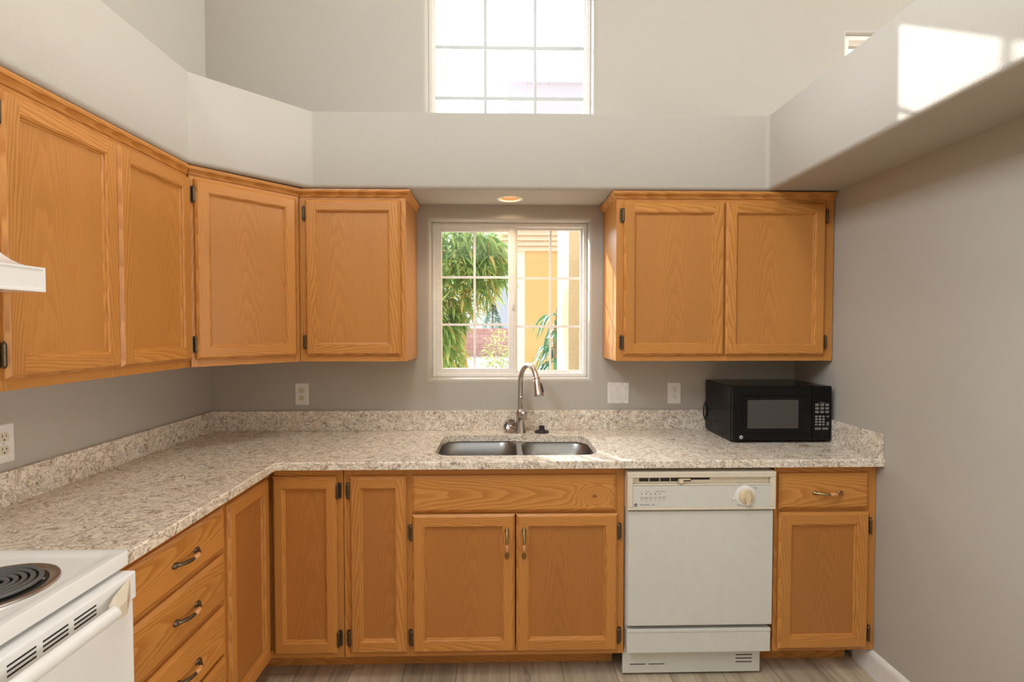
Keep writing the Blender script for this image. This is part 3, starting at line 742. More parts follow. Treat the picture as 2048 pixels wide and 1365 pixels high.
mb = MB(); mb.box(XL + 0.001, XL + 0.021, 1.240, 2.6745, CT, 1.016); mb.build('backsplash', 'quartz', top, bevel=0.0015)
mb = MB(); mb.box(XR - 0.021, XR - 0.001, CF + 0.005, 2.6745, CT, 1.016); mb.build('backsplash', 'quartz', top, bevel=0.0015)

# ------------------------------------------------------------------ sink
sk = thing('kitchen_sink', 'stainless double-bowl undermount sink below the window', 'sink', (0.075, 2.34, 0.70))
O = Vector((0.075, 2.34, 0.70))
mb = MB(); mb.fill([[(x - O.x, y - O.y) for x, y in rrect(-0.305, 0.448, 2.105, 2.588, 0.09, 8)]] + [[(x - O.x, y - O.y) for x, y in rrect(a + 0.0, b - 0.0, c, d, 0.085, 8)] for a, b, c, d in ((-0.286, 0.077, 2.128, 2.566), (0.101, 0.430, 2.128, 2.545))], 0.8828 - O.z)
mb.build('rim', 'steel', sk)
def bowl(x0, x1, y0, y1, r, depth):
    rg = []
    def ring(o, z, rr): return [(x - O.x, y - O.y, z - O.z) for x, y in rrect(x0 + o, x1 - o, y0 + o, y1 - o, max(0.01, rr), 8)]
    rg.append(ring(-0.010, 0.8825, r + 0.010)); rg.append(ring(-0.004, 0.882, r + 0.004)); rg.append(ring(0.0, 0.878, r)); rg.append(ring(0.004, 0.80, r - 0.004))
    zb_ = 0.884 - depth
    for k in range(7):
        a = RD(90 * k / 6); rg.append(ring(0.008 + 0.05 * (1 - cos(a)), zb_ + 0.05 * (1 - sin(a)), r - 0.008 - 0.03 * (1 - cos(a))))
    mb = MB(); mb.rings(rg, cap1=True); b = mb.build('bowl', 'steel', sk, smooth=60)
    cx, cy = (x0 + x1) / 2 - O.x, (y0 + y1) / 2 - O.y
    dm = MB(); dm.lathe([(0.056, 0.0005), (0.055, 0.003), (0.048, 0.003), (0.044, -0.004), (0.02, -0.008), (0.001, -0.008)], 28, 0, Matrix.Translation((cx, cy, zb_ - O.z + 0.006)))
    dm.build('drain', 'chrome', b, smooth=40)
bowl(-0.286, 0.077, 2.128, 2.566, 0.085, 0.20); bowl(0.101, 0.430, 2.128, 2.545, 0.085, 0.17)

# ------------------------------------------------------------------ faucet
fc = thing('kitchen_faucet', 'brushed nickel gooseneck pull-down faucet behind the sink', 'faucet', (0.103, 2.612, CT))
mb = MB()
mb.lathe([(0.028, 0), (0.0275, 0.006), (0.0262, 0.010), (0.0262, 0.014), (0.0232, 0.035), (0.0212, 0.058), (0.0218, 0.074), (0.0224, 0.076), (0.0224, 0.080), (0.0215, 0.095), (0.017, 0.112), (0.0135, 0.118)], 28)
mb.build('body', 'nickel', fc, smooth=40)
mb = MB(); pts = [(0, 0, 0.10), (0, 0, 0.16), (0, 0, 0.22), (0, 0, 0.255)]
R_ = 0.086; dv = Vector((0.42, -0.907, 0)).normalized()
for k in range(1, 15):
    a = RD(158 * k / 14); pts.append(tuple(dv * (R_ * (1 - cos(a))) + Vector((0, 0, 0.255 + R_ * sin(a) * 1.08))))
mb.tube(pts, 0.0128, 16); mb.build('spout', 'nickel', fc, smooth=50)
E_ = Vector(pts[-1]); dd = (E_ - Vector(pts[-2])).normalized(); dd = (dd + Vector((0, 0, -0.5))).normalized()
def along(o, d, ps): return [tuple(o + d * p) for p in ps]
mb = MB(); mb.tube(along(E_, dd, [-0.004, 0, 0.003, 0.006, 0.007, 0.03, 0.06, 0.078, 0.083, 0.087]), [0.0145, 0.0165, 0.0165, 0.015, 0.0155, 0.0168, 0.0200, 0.0228, 0.0235, 0.0225], 24)
sh = mb.build('spray_head', 'nickel', fc, smooth=40)
side = Vector((0.85, -0.30, 0)).normalized()
mb = MB(); q = [E_ + dd * t + side * r for t, r in ((0.022, 0.0155), (0.030, 0.0165), (0.045, 0.0185), (0.060, 0.0205), (0.070, 0.0205))]
mb.tube([tuple(p) for p in q], [0.004, 0.0062, 0.0066, 0.0066, 0.004], 10); mb.build('spray_button', 'rubber', sh, smooth=50)
mb = MB(); hb = Vector((0.012, -0.020, 0.098))
mb.lathe([(0.001, -0.022), (0.012, -0.018), (0.019, -0.009), (0.0205, 0), (0.0185, 0.010), (0.012, 0.017), (0.010, 0.018)], 20, 0, Matrix.Translation(hb))
mb.lathe([(0.012, 0.016), (0.0135, 0.019), (0.0135, 0.022), (0.008, 0.025)], 20, 0, Matrix.Translation(hb))
mb.tube(along(hb, Vector((-0.04, -0.05, 1)).normalized(), [0.02, 0.045, 0.07, 0.084, 0.087, 0.090]), [0.0068, 0.0085, 0.0102, 0.0108, 0.0118, 0.009], 16)
mb.build('lever_handle', 'nickel', fc, smooth=40)

# strainer basket leaning on the faucet
st = thing('sink_strainer', 'steel sink strainer basket leaning against the faucet base', 'strainer', (0.050, 2.610, CT + 0.0345))
nrm = Vector((-0.50, -0.76, 0.42)).normalized(); q = nrm.to_track_quat('Z', 'Y').to_matrix().to_4x4()
mb = MB(); mb.lathe([(0.036, 0.002), (0.0345, 0.004), (0.033, 0.002), (0.0315, -0.002), (0.029, -0.014), (0.020, -0.019), (0.001, -0.019)], 32, 0, q, cap=False)
mb.lathe([(0.001, -0.0205), (0.021, -0.0205), (0.0305, -0.015), (0.033, -0.003), (0.036, 0.002)], 32, 0, q, cap=False)
b = mb.build('basket', 'nickel', st, smooth=40)
mb = MB()
for k in range(16):
    a = 2 * pi * k / 16; mb.lathe([(0.0001, 0), (0.0024, 0.0001), (0.0024, 0.0012), (0.0001, 0.0013)], 8, 0, q @ Matrix.Translation((0.0246 * cos(a), 0.0246 * sin(a), -0.0166)))
mb.build('hole', 'slot', b)
mb = MB(); mb.lathe([(0.0035, -0.019), (0.0035, -0.004), (0.007, -0.002), (0.007, 0.002), (0.003, 0.004)], 14, 0, q); mb.build('knob', 'nickel', st, smooth=40)
# stopper
mb = MB(); mb.lathe([(0.036, 0), (0.0375, 0.003), (0.034, 0.007), (0.022, 0.011), (0.0145, 0.016), (0.0125, 0.022), (0.0135, 0.027), (0.0150, 0.029), (0.0150, 0.033), (0.010, 0.0345)], 32)
sp = tag(mb.build('sink_stopper', 'rubber', None, (0.211, 2.615, CT), smooth=35), 'black rubber sink stopper right of the faucet', 'stopper')

# ------------------------------------------------------------------ outlets and switch
def outlet(label, loc, rz, recept, w=0.070, h=0.114):
    t = thing('wall_outlet', label, 'outlet', loc, rz, 'duplex wall outlets')
    mb = MB(); hw, hh = w / 2, h / 2
    def rr(o, y): return [(x, y, z) for x, z in rrect(-hw + o, hw - o, -hh + o, hh - o, 0.003, 3)]
    mb.rings([rr(0, 0), rr(0, -0.002), rr(0.003, -0.005), rr(0.004, -0.0055)], cap0=True, cap1=True)
    pl = mb.build('cover_plate', 'plate', t)
    mb = MB(); mb.lathe([(0.003, 0), (0.003, 0.001), (0.001, 0.0016)], 12, 0, Matrix.Translation((0, -0.0055, 0)) @ Matrix.Rotation(RD(90), 4, 'X')); mb.build('screw', 'silver', pl)
    for s in (1, -1):
        mb = MB(); z = s * 0.0195
        ov = [(x, zz + z) for x, zz in ((0.0168 * cos(2 * pi * k / 28), max(-0.0135, min(0.0135, 0.0172 * sin(2 * pi * k / 28)))) for k in range(28))]
        mb.rings([[(x, -0.005, zz) for x, zz in ov], [(x, -0.0074, zz) for x, zz in ov], [(x * 0.94, -0.0078, (zz - z) * 0.94 + z) for x, zz in ov]], cap1=True)
        rc = mb.build('receptacle', recept, t)
        mb = MB()
        for sx, hh2 in ((-1, 0.0042), (1, 0.0034)): mb.box(sx * 0.0064 - 0.0011, sx * 0.0064 + 0.0011, -0.0081, -0.0076, z + 0.0005, z + 0.0005 + 2 * hh2)
        mb.lathe([(0.0026, 0), (0.0026, 0.0004), (0.0001, 0.0005)], 12, 0, Matrix.Translation((0, -0.0077, z - 0.0075)) @ Matrix.Rotation(RD(90), 4, 'X')); mb.build('slot', 'slot', rc)
    return t
outlet('white outlet with almond sockets on the back wall left of the window', (-1.020, YB, 1.102), 0, 'almond')
outlet('all-white outlet on the back wall left of the microwave', (0.912, YB, 1.102), 0, 'plate')
outlet('white outlet with almond sockets on the left wall under the cabinets', (XL, 1.576, 1.098), RD(90), 'almond', w=0.074, h=0.118)
t = thing('light_switch', 'white double rocker switch on the wall right of the window', 'switch', (0.617, YB, 1.1025))
mb = MB()
def rr(o, y): return [(x, y, z) for x, z in rrect(-0.056 + o, 0.056 - o, -0.0555 + o, 0.0555 - o, 0.003, 3)]
mb.rings([rr(0, 0), rr(0, -0.003), rr(0.002, -0.0055), rr(0.003, -0.006)], cap0=True, cap1=True); pl = mb.build('cover_plate', 'plate', t)
for x in (-0.023, 0.023):
    mb = MB(); frame_ring(mb, x - 0.0175, x + 0.0175, -0.035, 0.035, 0.0013, -0.0068, -0.005); mb.build('rocker_frame', 'almond', t)
    mb = MB(); mb.add([(x - 0.016, -0.006, -0.0335), (x + 0.016, -0.006, -0.0335), (x + 0.016, -0.0095, 0.0), (x + 0.016, -0.007, 0.0335), (x - 0.016, -0.007, 0.0335), (x - 0.016, -0.0095, 0.0)], [(0, 1, 2, 5), (5, 2, 3, 4)]); mb.build('rocker', 'plate', t)
    for z in (-0.048, 0.048):
        mb = MB(); mb.lathe([(0.003, 0), (0.003, 0.001), (0.001, 0.0014)], 12, 0, Matrix.Translation((x, -0.006, z)) @ Matrix.Rotation(RD(90), 4, 'X')); mb.build('screw', 'silver', pl)

# ------------------------------------------------------------------ recessed light over the sink
rl = thing('recessed_light', 'lit round recessed downlight in the soffit over the sink', 'light', (LX, LY, zb))
mb = MB(); mb.lathe([(0.0645, 0.0), (0.0640, -0.004), (0.058, -0.0055), (0.051, -0.004), (0.049, 0.002)], 40, 0, cap=False); mb.build('trim_ring', 'trimw', rl, smooth=50)
mb = MB(); mb.lathe([(0.0505, -0.001), (0.047, 0.03), (0.042, 0.07), (0.040, 0.075), (0.001, 0.076)], 40, 0, cap=False); mb.build('reflector_baffle', 'baffle', rl, smooth=50)
mb = MB(); mb.lathe([(0.001, 0.020), (0.014, 0.022), (0.021, 0.029), (0.022, 0.036), (0.016, 0.055), (0.012, 0.074)], 28, 0); mb.build('bulb', 'bulb', rl, smooth=60)
light('downlight_glow', 'SPOT', (LX, LY, zb + 0.006), 9, (1.0, 0.76, 0.48), direction=(0, 0, -1), spot_size=RD(150), spot_blend=0.8, shadow_soft_size=0.03)

# ------------------------------------------------------------------ microwave
mw = thing('microwave', 'black countertop microwave on the worktop at right', 'microwave', (1.066, 2.345, CT))
mwW, mwH, mwD = 0.458, 0.262, 0.325; z0 = 0.007
mb = MB(); mb.box(0, mwW, 0.024, mwD, z0, mwH); 
bd = mb.build('housing', 'black', mw, bevel=0.006)
mb = MB()
for r in range(9):
    for k in range(7):
        y = 0.05 + k * 0.024 + (0.012 if r % 2 else 0)*0; mb.box(-0.0006, 0.0006, y, y + 0.018, 0.05 + r * 0.0085, 0.0535 + r * 0.0085)
mb.build('side_vent', 'slot', bd)
mb = MB(); mb.box(0, 0.366, 0.0, 0.0235, z0 + 0.004, mwH); 
dr = mb.build('door', 'blackgloss', mw, bevel=0.005)
# bezel sloping into the window
mb = MB()
def rc(x0, x1, a, b, y): return [(x0, y, a), (x1, y, a), (x1, y, b), (x0, y, b)]
mb.rings([rc(0.040, 0.334, 0.046, 0.218, -0.0012), rc(0.042, 0.332, 0.048, 0.216, -0.0045), rc(0.048, 0.326, 0.053, 0.211, -0.0045), rc(0.066, 0.302, 0.068, 0.199, -0.0008)]); mb.build('door_bezel', 'blackgloss', dr)
mb = MB(); mb.prism([(x, z) for x, z in rrect(0.066, 0.302, 0.068, 0.199, 0.006, 4)], 0, 0.0006, 0, None, Matrix(((1, 0, 0, 0), (0, 0, -1, -0.0002), (0, 1, 0, 0), (0, 0, 0, 1)))); mb.build('viewing_window', 'screen', dr)
mb = MB(); mb.lathe([(0.0085, 0), (0.0085, 0.0008), (0.0078, 0.0012), (0.001, 0.0012)], 28, 0, Matrix.Translation((0.038, -0.0001, 0.028)) @ Matrix.Rotation(RD(90), 4, 'X')); em = mb.build('badge', 'silver', dr)
mb = text_mesh([('GE', 0.038, 0.0245, 0.0085, 'CENTER')]); mb.build('badge_letters', 'black', dr, (0, -0.0015, 0))
mb = MB(); mb.box(0.3675, mwW, 0.0008, 0.0235, z0 + 0.004, mwH); cp = mb.build('control_panel', 'blackgloss', mw, bevel=0.004)
mb = MB(); mb.box(0.378, 0.447, -0.0002, 0.001, 0.205, 0.238); mb.build('display', 'screen' if False else 'black', cp)
def key(x, z, w_, h_):
    mb = MB(); mb.prism(rrect(x - w_ / 2, x + w_ / 2, z - h_ / 2, z + h_ / 2, 0.0015, 3), 0, 0.0012, 0, None, Matrix(((1, 0, 0, 0), (0, 0, -1, 0.0008), (0, 1, 0, 0), (0, 0, 0, 1)))); return mb.build('key', 'key', cp)
for r in range(3):
    for k in range(3): key(0.389 + k * 0.0235, 0.176 - r * 0.0165, 0.017, 0.011)
lt = []
for r in range(4):
    for k in range(3):
        key(0.3865 + k * 0.0165, 0.122 - r * 0.0125, 0.012, 0.0085)
        lt.append(('123456789 0 '[r * 3 + k], 0.3865 + k * 0.0165, 0.1195 - r * 0.0125, 0.007, 'CENTER'))
for z in (0.122, 0.092, 0.083): key(0.4395, z, 0.011, 0.0085)
key(0.394, 0.066, 0.028, 0.010); key(0.4285, 0.066, 0.028, 0.010)
mb = MB(); mb.box(0.40, 0.426, 0.0002, 0.001, 0.185, 0.187); mb.build('panel_line', 'key', cp)
text_mesh([x for x in lt if x[0].strip()]).build('key_lettering', 'plate', cp, (0, -0.0008, 0))
for x in (0.04, 0.42):
    for y in (0.05, 0.28):
        mb = MB(); mb.lathe([(0.012, 0), (0.012, 0.008)], 14, 0, Matrix.Translation((x, y, 0))); mb.build('foot', 'rubber', mw)
mb = MB(); mb.tube([(0.02, mwD - 0.002, 0.15), (0.004, mwD + 0.004, 0.145), (-0.008, mwD - 0.004, 0.125), (-0.012, mwD - 0.008, 0.10), (-0.009, mwD - 0.004, 0.075), (0.004, mwD + 0.002, 0.05), (0.03, mwD + 0.002, 0.03)], 0.0035, 8); mb.build('power_cord', 'rubber', mw, smooth=60)

# ------------------------------------------------------------------ dishwasher
dw = thing('dishwasher', 'white built-in dishwasher between the sink base and right cabinet', 'dishwasher', (0.507, 2.04, 0))
dW = 0.598
mb = MB(); mb.box(0.004, dW - 0.004, 0.06, 0.62, 0.11, 0.872); mb.build('tub', 'dwwhite', dw)
# control panel with recessed vent strip
mb = MB(); z0, z1 = 0.716, 0.868
mb.box(0, dW, 0.0, 0.06, z0, 0.726); mb.box(0, dW, 0.0, 0.06, 0.846, z1); mb.box(0, 0.022, 0.0, 0.06, 0.726, 0.846); mb.box(dW - 0.022, dW, 0.0, 0.06, 0.726, 0.846)
mb.box(0.022, dW - 0.022, 0.003, 0.06, 0.726, 0.815); mb.box(0.022, dW - 0.022, 0.0, 0.06, 0.8145, 0.8195); mb.box(0.022, dW - 0.022, 0.016, 0.06, 0.8195, 0.846)
cp = mb.build('control_panel', 'almond', dw, bevel=0.003)
mb = MB(); mb.box(0.0225, dW - 0.0225, 0.0018, 0.0032, 0.7265, 0.8140); fp = mb.build('fascia', 'dwwhite', cp)
mb = MB()
for k in range(5):
    x = 0.050 + k * 0.0425; mb.box(x, x + 0.038, 0.0152, 0.0165, 0.8275, 0.842)
mb.box(0.245, 0.335, 0.0152, 0.0165, 0.834, 0.843); mb.build('vent_slot', 'slot', cp)
mb = MB(); mb.box(0.205, 0.223, -0.006, 0.016, 0.823, 0.841); mb.box(0.205, 0.255, 0.004, 0.016, 0.834, 0.841); mb.build('latch_lever', 'cream', cp, bevel=0.003)
RX = Matrix.Rotation(RD(90), 4, 'X')
mb = MB(); mb.lathe([(0.041, 0), (0.041, 0.002), (0.038, 0.0035), (0.001, 0.0035)], 40, 0, Matrix.Translation((0.475, 0.0018, 0.771)) @ RX)
dl = mb.build('timer_dial', 'plate', cp, smooth=40)
mb = MB(); mb.lathe([(0.030, 0), (0.0295, 0.006), (0.027, 0.008), (0.001, 0.0085)], 36, 0, Matrix.Translation((0.475, -0.0016, 0.771)) @ RX)
mb.prism(fillet([(-0.011, 0.0, 0.004), (-0.006, -0.029, 0.004), (0.006, -0.029, 0.004), (0.011, 0.0, 0.004), (0.006, 0.029, 0.004), (-0.006, 0.029, 0.004)], 3), 0.006, 0.022, 0, None, Matrix.Translation((0.475, -0.0016, 0.771)) @ RX)
mb.build('dial_knob', 'cream', dl, smooth=40)
mb = MB()
for k in range(14):
    a0, a1 = RD(95 + k * 6.5), RD(95 + k * 6.5 + 6.6)
    mb.add([(0.475 + 0.040 * cos(a0), 0.0012, 0.771 + 0.040 * sin(a0)), (0.475 + 0.040 * cos(a1), 0.0012, 0.771 + 0.040 * sin(a1)), (0.475 + 0.044 * cos(a1), 0.0012, 0.771 + 0.044 * sin(a1)), (0.475 + 0.044 * cos(a0), 0.0012, 0.771 + 0.044 * sin(a0))], [(0, 1, 2, 3)])
mb.box(0.471, 0.477, 0.001, 0.0016, 0.811, 0.818); mb.lathe([(0.006, 0), (0.006, 0.0006), (0.001, 0.0008)], 16, 0, Matrix.Translation((0.428, 0.0016, 0.762)) @ RX)
mb.build('cycle_mark', 'enamel', cp)
L = [('Potscrubber  900', 0.050, 0.7355, 0.0085, 'LEFT'), ('CYCLES', 0.079, 0.790, 0.0048, 'CENTER'), ('ENERGY OPTIONS', 0.132, 0.790, 0.0048, 'CENTER'),
     ('OFF', 0.490, 0.812, 0.005, 'LEFT'), ('RINSE', 0.508, 0.803, 0.005, 'LEFT'), ('HOLD', 0.508, 0.798, 0.005, 'LEFT'), ('NORMAL', 0.452, 0.7315, 0.0055, 'CENTER'), ('POTS', 0.424, 0.752, 0.0045, 'CENTER')]
for k, (a, b_) in enumerate((('POTS', 'SCRUB'), ('NORMAL', 'WASH'), ('SHORT', 'WASH'), ('LIGHT', 'WASH'), ('RINSE', 'ONLY'), ('HEATED', 'DRY'))):
    x = 0.0575 + k * 0.0178; L += [(a, x, 0.7665, 0.0042, 'CENTER'), (b_, x, 0.7615, 0.0042, 'CENTER'), ('ON', x, 0.7545, 0.0036, 'CENTER')]
text_mesh(L).build('lettering', 'ink', cp, (0, 0.0015, 0))
mb = MB()
for k in range(5): x = 0.0575 + k * 0.0178; mb.box(x - 0.0013, x + 0.0013, 0.0010, 0.0018, 0.779, 0.7845)
mb.build('push_button', 'ink', cp)
mb = MB(); mb.lathe([(0.0065, 0), (0.0065, 0.0006), (0.001, 0.0007)], 24, 0, Matrix.Translation((0.033, 0.0018, 0.7375)) @ RX); mb.build('badge', 'ink', cp)
text_mesh([('GE', 0.033, 0.735, 0.0065, 'CENTER')]).build('badge_letters', 'dwwhite', cp, (0, 0.0009, 0))
mb = MB(); mb.box(0.006, dW - 0.004, 0.012, 0.06, 0.241, 0.708); mb.box(0.002, dW, 0.022, 0.06, 0.236, 0.714); dd_ = mb.build('door_panel', 'dwwhite', dw, bevel=0.003)
mb = MB(); mb.box(0.004, dW - 0.006, 0.018, 0.062, 0.126, 0.222); mb.box(0.004, dW - 0.006, 0.016, 0.03, 0.210, 0.224); mb.build('lower_panel', 'dwwhite', dw, bevel=0.0025)
mb = MB(); mb.box(-0.001, dW - 0.024, 0.066, 0.078, 0.012, 0.104); tp = mb.build('toe_panel', 'dwwhite', dw, bevel=0.002)
mb = MB()
for x, z in ((0.03, 0.048), (0.108, 0.048)): mb.box(x, x + 0.066, 0.0652, 0.0665, z, z + 0.0032)
for z in (0.052, 0.067, 0.082): mb.box(0.472, 0.540, 0.0652, 0.0665, z, z + 0.0035)
mb.build('vent_slot', 'slot', tp)
for x in (0.02, dW - 0.03):
    mb = MB(); mb.lathe([(0.015, 0), (0.015, 0.012), (0.006, 0.014), (0.006, 0.12)], 12, 0, Matrix.Translation((x, 0.12, 0))); mb.build('leveling_leg', 'silver', dw)

# ------------------------------------------------------------------ range
rg_ = thing('electric_range', 'white electric coil range at the left end of the worktop', 'range', (XL + 0.004, 0.462, 0), 0)
RXo = XL + 0.004; RYo = 0.462; rw = 0.758; fx = -0.862 - RXo   # local x runs out from the wall, y along the wall
mb = MB(); mb.box(0.0, fx - 0.03, 0.004, rw - 0.004, 0.02, 0.893); mb.build('body', 'enamel', rg_, bevel=0.003)
# cooktop with sunken field
mb = MB()
def rq(o, z, r=0.02): return [(x, y, z) for x, y in rrect(0 + o, fx - o, 0 + o, rw - o, r, 5)]
mb.rings([rq(0.004, 0.893, 0.012), rq(0, 0.897, 0.012), rq(0, 0.9265, 0.012), rq(0.0012, 0.9285, 0.012), rq(0.004, 0.929, 0.013), rq(0.020, 0.929, 0.028), rq(0.026, 0.926, 0.032), rq(0.032, 0.9225, 0.036)], cap0=True, cap1=True)
ck = mb.build('cooktop', 'enamel', rg_, smooth=42)
def burner(x, y, r):
    mb = MB(); k = r / 0.116
    mb.lathe([(0.116 * k, 0.0008), (0.1145 * k, 0.0042), (0.110 * k, 0.0048), (0.101 * k, 0.0036), (0.0965 * k, 0.0012)], 48, 0, cap=False)
    mb.lathe([(0.0965 * k, 0.0012), (0.09 * k, 0.0006), (0.001, 0.0006)], 48, 1, cap=False)
    d = mb.build('drip_pan', ['chrome', 'slot'], rg_, (x, y, 0.9225), smooth=40)
    mb = MB(); pts = []
    N = 5 if r > 0.1 else 4
    NN = int(N * 36)
    for i in range(NN + 1):
        a = 2 * pi * (i - NN) / 36 + pi; rr_ = (0.020 + (0.089 * k - 0.020) * i / NN); pts.append((rr_ * cos(a), rr_ * sin(a), 0.0072))
    mb.tube(pts, 0.0048, 10, squash=0.85); mb.build('coil_element', 'coil', d, smooth=60)
    mb = MB()
    for q in range(3):
        a = RD(30 + 120 * q); m = Matrix.Rotation(a, 4, 'Z'); mb.box(0.005, 0.090 * k, -0.0012, 0.0012, 0.0008, 0.0040, 0, None, m)
    mb.build('coil_support', 'silver', d)
burner(-1.021 - RXo, 1.046 - RYo, 0.112); burner(-1.29 - RXo, 1.06 - RYo, 0.092)
burner(-1.03 - RXo, 0.64 - RYo, 0.092); burner(-1.28 - RXo, 0.64 - RYo, 0.112)
mb = MB(); mb.prism([(0, 0.929), (0.06, 0.929), (0.045, 1.10), (0.03, 1.12), (0, 1.12)], 0, rw, 0, None, Matrix(((1, 0, 0, 0), (0, 0, 1, 0), (0, 1, 0, 0), (0, 0, 0, 1)))); mb.build('backguard', 'enamel', rg_, bevel=0.004)
# oven door
dx = -0.840 - RXo
mb = MB(); mb.box(dx - 0.045, dx - 0.004, 0.014, rw - 0.018, 0.185, 0.822); od = mb.build('oven_door', 'enamel', rg_, bevel=0.005)
mb = MB(); mb.box(dx - 0.045, dx, 0.012, rw - 0.014, 0.822, 0.886); tr = mb.build('door_trim', 'enamel', od, bevel=0.004)
mb = MB()
for k in range(9):
    y = rw - 0.128 - 0.062 - k * 0.07
    for z in (0.848, 0.857, 0.866): mb.box(dx - 0.001, dx + 0.0006, max(0.05, y), y + 0.056, z, z + 0.0035)
mb.build('vent_slot', 'slot', od)
wn = MB(); wn.prism(rrect(0.14, rw - 0.17, 0.36, 0.645, 0.05, 6), 0, 0.003, 0, None, Matrix(((0, 0, 1, dx - 0.005), (1, 0, 0, 0), (0, 1, 0, 0), (0, 0, 0, 1)))); wn.build('oven_window', 'screen', od)
mb = MB(); 
m = Matrix(((0, 0, 1, 0), (1, 0, 0, 0), (0, 1, 0, 0), (0, 0, 0, 1)))
mb.tube([(dx + 0.032, 0.10, 0.846), (dx + 0.032, rw - 0.124, 0.846)], 0.0125, 14, 0, squash=1.25)
hd = mb.build('handle', 'enamel', od, smooth=50)
for s in (0, 1):
    mb = MB(); ya, yb, yc = (rw - 0.128, rw - 0.100, rw - 0.038) if s else (0.105, 0.077, 0.03)
    mb.rings([[(dx + 0.044, ya, 0.833), (dx + 0.044, ya, 0.862), (dx + 0.020, ya, 0.862), (dx + 0.020, ya, 0.833)], [(dx + 0.040, yb, 0.830), (dx + 0.040, yb, 0.864), (dx + 0.010, yb, 0.868), (dx + 0.010, yb, 0.830)], [(dx + 0.003, yc, 0.834), (dx + 0.003, yc, 0.878), (dx - 0.002, yc, 0.878), (dx - 0.002, yc, 0.834)]], cap0=True, cap1=True)
    mb.build('handle_bracket', 'almond', od, bevel=0.003)
mb = MB(); mb.box(dx - 0.04, dx - 0.006, 0.014, rw - 0.018, 0.03, 0.178); mb.build('storage_drawer', 'enamel', rg_, bevel=0.005)
for x in (0.06, fx - 0.12):
    for y in (0.06, rw - 0.06): mb = MB(); mb.lathe([(0.018, 0), (0.018, 0.022)], 12, 0, Matrix.Translation((x, y, 0))); mb.build('foot', 'rubber', rg_)

# ------------------------------------------------------------------ range hood
hd = thing('range_hood', 'white flared range hood on the left wall over the range', 'hood', (XL + 0.002, 0.49, 1.528))
HX = XL + 0.002; hl = 0.762
pf = [(0.0, 0.0), (-1.072 - HX, 0.0), (-1.070 - HX, 0.057), (-1.085 - HX, 0.0595)]
for k in range(1, 13):
    t = k / 12; pf.append((-1.085 - HX - 0.150 * (1 - (1 - t) ** 1.9), 0.0595 + 0.20 * t ** 1.75))
pf += [(-1.255 - HX, 0.2695), (0.0, 0.2695)]
mb = MB(); mp = Matrix(((1, 0, 0, 0), (0, 0, 1, 0), (0, 1, 0, 0), (0, 0, 0, 1))); mb.prism(pf, 0, hl, 0, None, mp); mb.build('canopy', 'enamel', hd, smooth=25)
lx = -1.072 - HX
mb = MB(); frame_ring(mb, 0.0, hl, 0.0, 0.0575, 0.006, 0, 0.0045); ro = mb.build('lip_border', 'enamel', hd, bevel=0.0012)
ro.matrix_local = Matrix(((0, -1, 0, lx + 0.0040), (1, 0, 0, 0), (0, 0, 1, 0), (0, 0, 0, 1)))

# ------------------------------------------------------------------ outside
GZ = -0.15
mb = MB(); mb.box(-14, 16, YB + 0.15, 40, GZ - 0.2, GZ); mb.box(-14, 16, 10.5, 40, GZ, 0.33); g = mb.build('ground', 'concrete'); struct(g, 'pale sunlit concrete yard outside the window', 'ground')
# stucco wing just outside on the right
mb = MB(); mb.box(0.425, 1.6, 3.22, 3.86, GZ, 2.7); tag(mb.build('stucco_column', 'stucco2'), 'pale stucco column outside at the right edge of the window', 'column')
# neighbouring house
hs = thing('house', 'yellow stucco house with pale siding gable seen through the right pane', 'house', (0.3, 6.2, GZ))
ho = Vector((0.3, 6.2, GZ))
mb = MB(); mb.box(0.0, 5.0, 0.0, 4.0, 0.0, 2.50); mb.build('wall', 'stucco', hs)
mb = MB()
for k in range(12): 
    z = 2.50 + k * 0.062; mb.add([(-0.32, -0.05, z), (5.2, -0.05, z), (5.2, 0.0, z + 0.062), (-0.32, 0.0, z + 0.062), (-0.32, 0.3, z), (5.2, 0.3, z), (5.2, 0.3, z + 0.062), (-0.32, 0.3, z + 0.062)], [(0, 1, 2, 3), (4, 7, 6, 5), (0, 4, 5, 1), (3, 2, 6, 7), (0, 3, 7, 4), (1, 5, 6, 2)])
mb.build('siding', 'siding', hs)
mb = MB()
for k in range(4):
    x0 = -0.40 + k * 0.85; mb.prism([(0, 0), (2.4, 1.62 + 0.03 * (k % 2)), (2.4, 1.74), (-0.05, 0.12)], x0 + (0.02 if k else 0), x0 + 0.84, 0, None, Matrix(((0, 0, 1, 0), (1, 0, 0, -0.2), (0, 1, 0, 3.24), (0, 0, 0, 1))))
mb.build('roof', 'roof', hs)
mb = MB(); mb.box(-0.18, 3.1, 2.2, 6, 3.2, 5.47); mb.build('upper_wall', 'roof', hs)
mb = MB()
for k in range(4):
    x0 = -0.20 + k * 0.34; mb.prism([(x0, 5.47), (x0 + 0.335, 5.47), (x0 + 0.335, 5.575 - 0.012 * k), (x0 + 0.03, 5.545 - 0.012 * k), (x0, 5.52 - 0.012 * k)], 2.1, 6.0, 0, None, Matrix(((1, 0, 0, 0), (0, 0, 1, 0), (0, 1, 0, 0), (0, 0, 0, 1))))
mb.build('ridge_cap', 'roof', hs)
mb = MB(); mb.box(-0.13, 0.0, 0.03, 0.2, 0, 2.5); mb.build('corner_trim', 'trimw', hs)
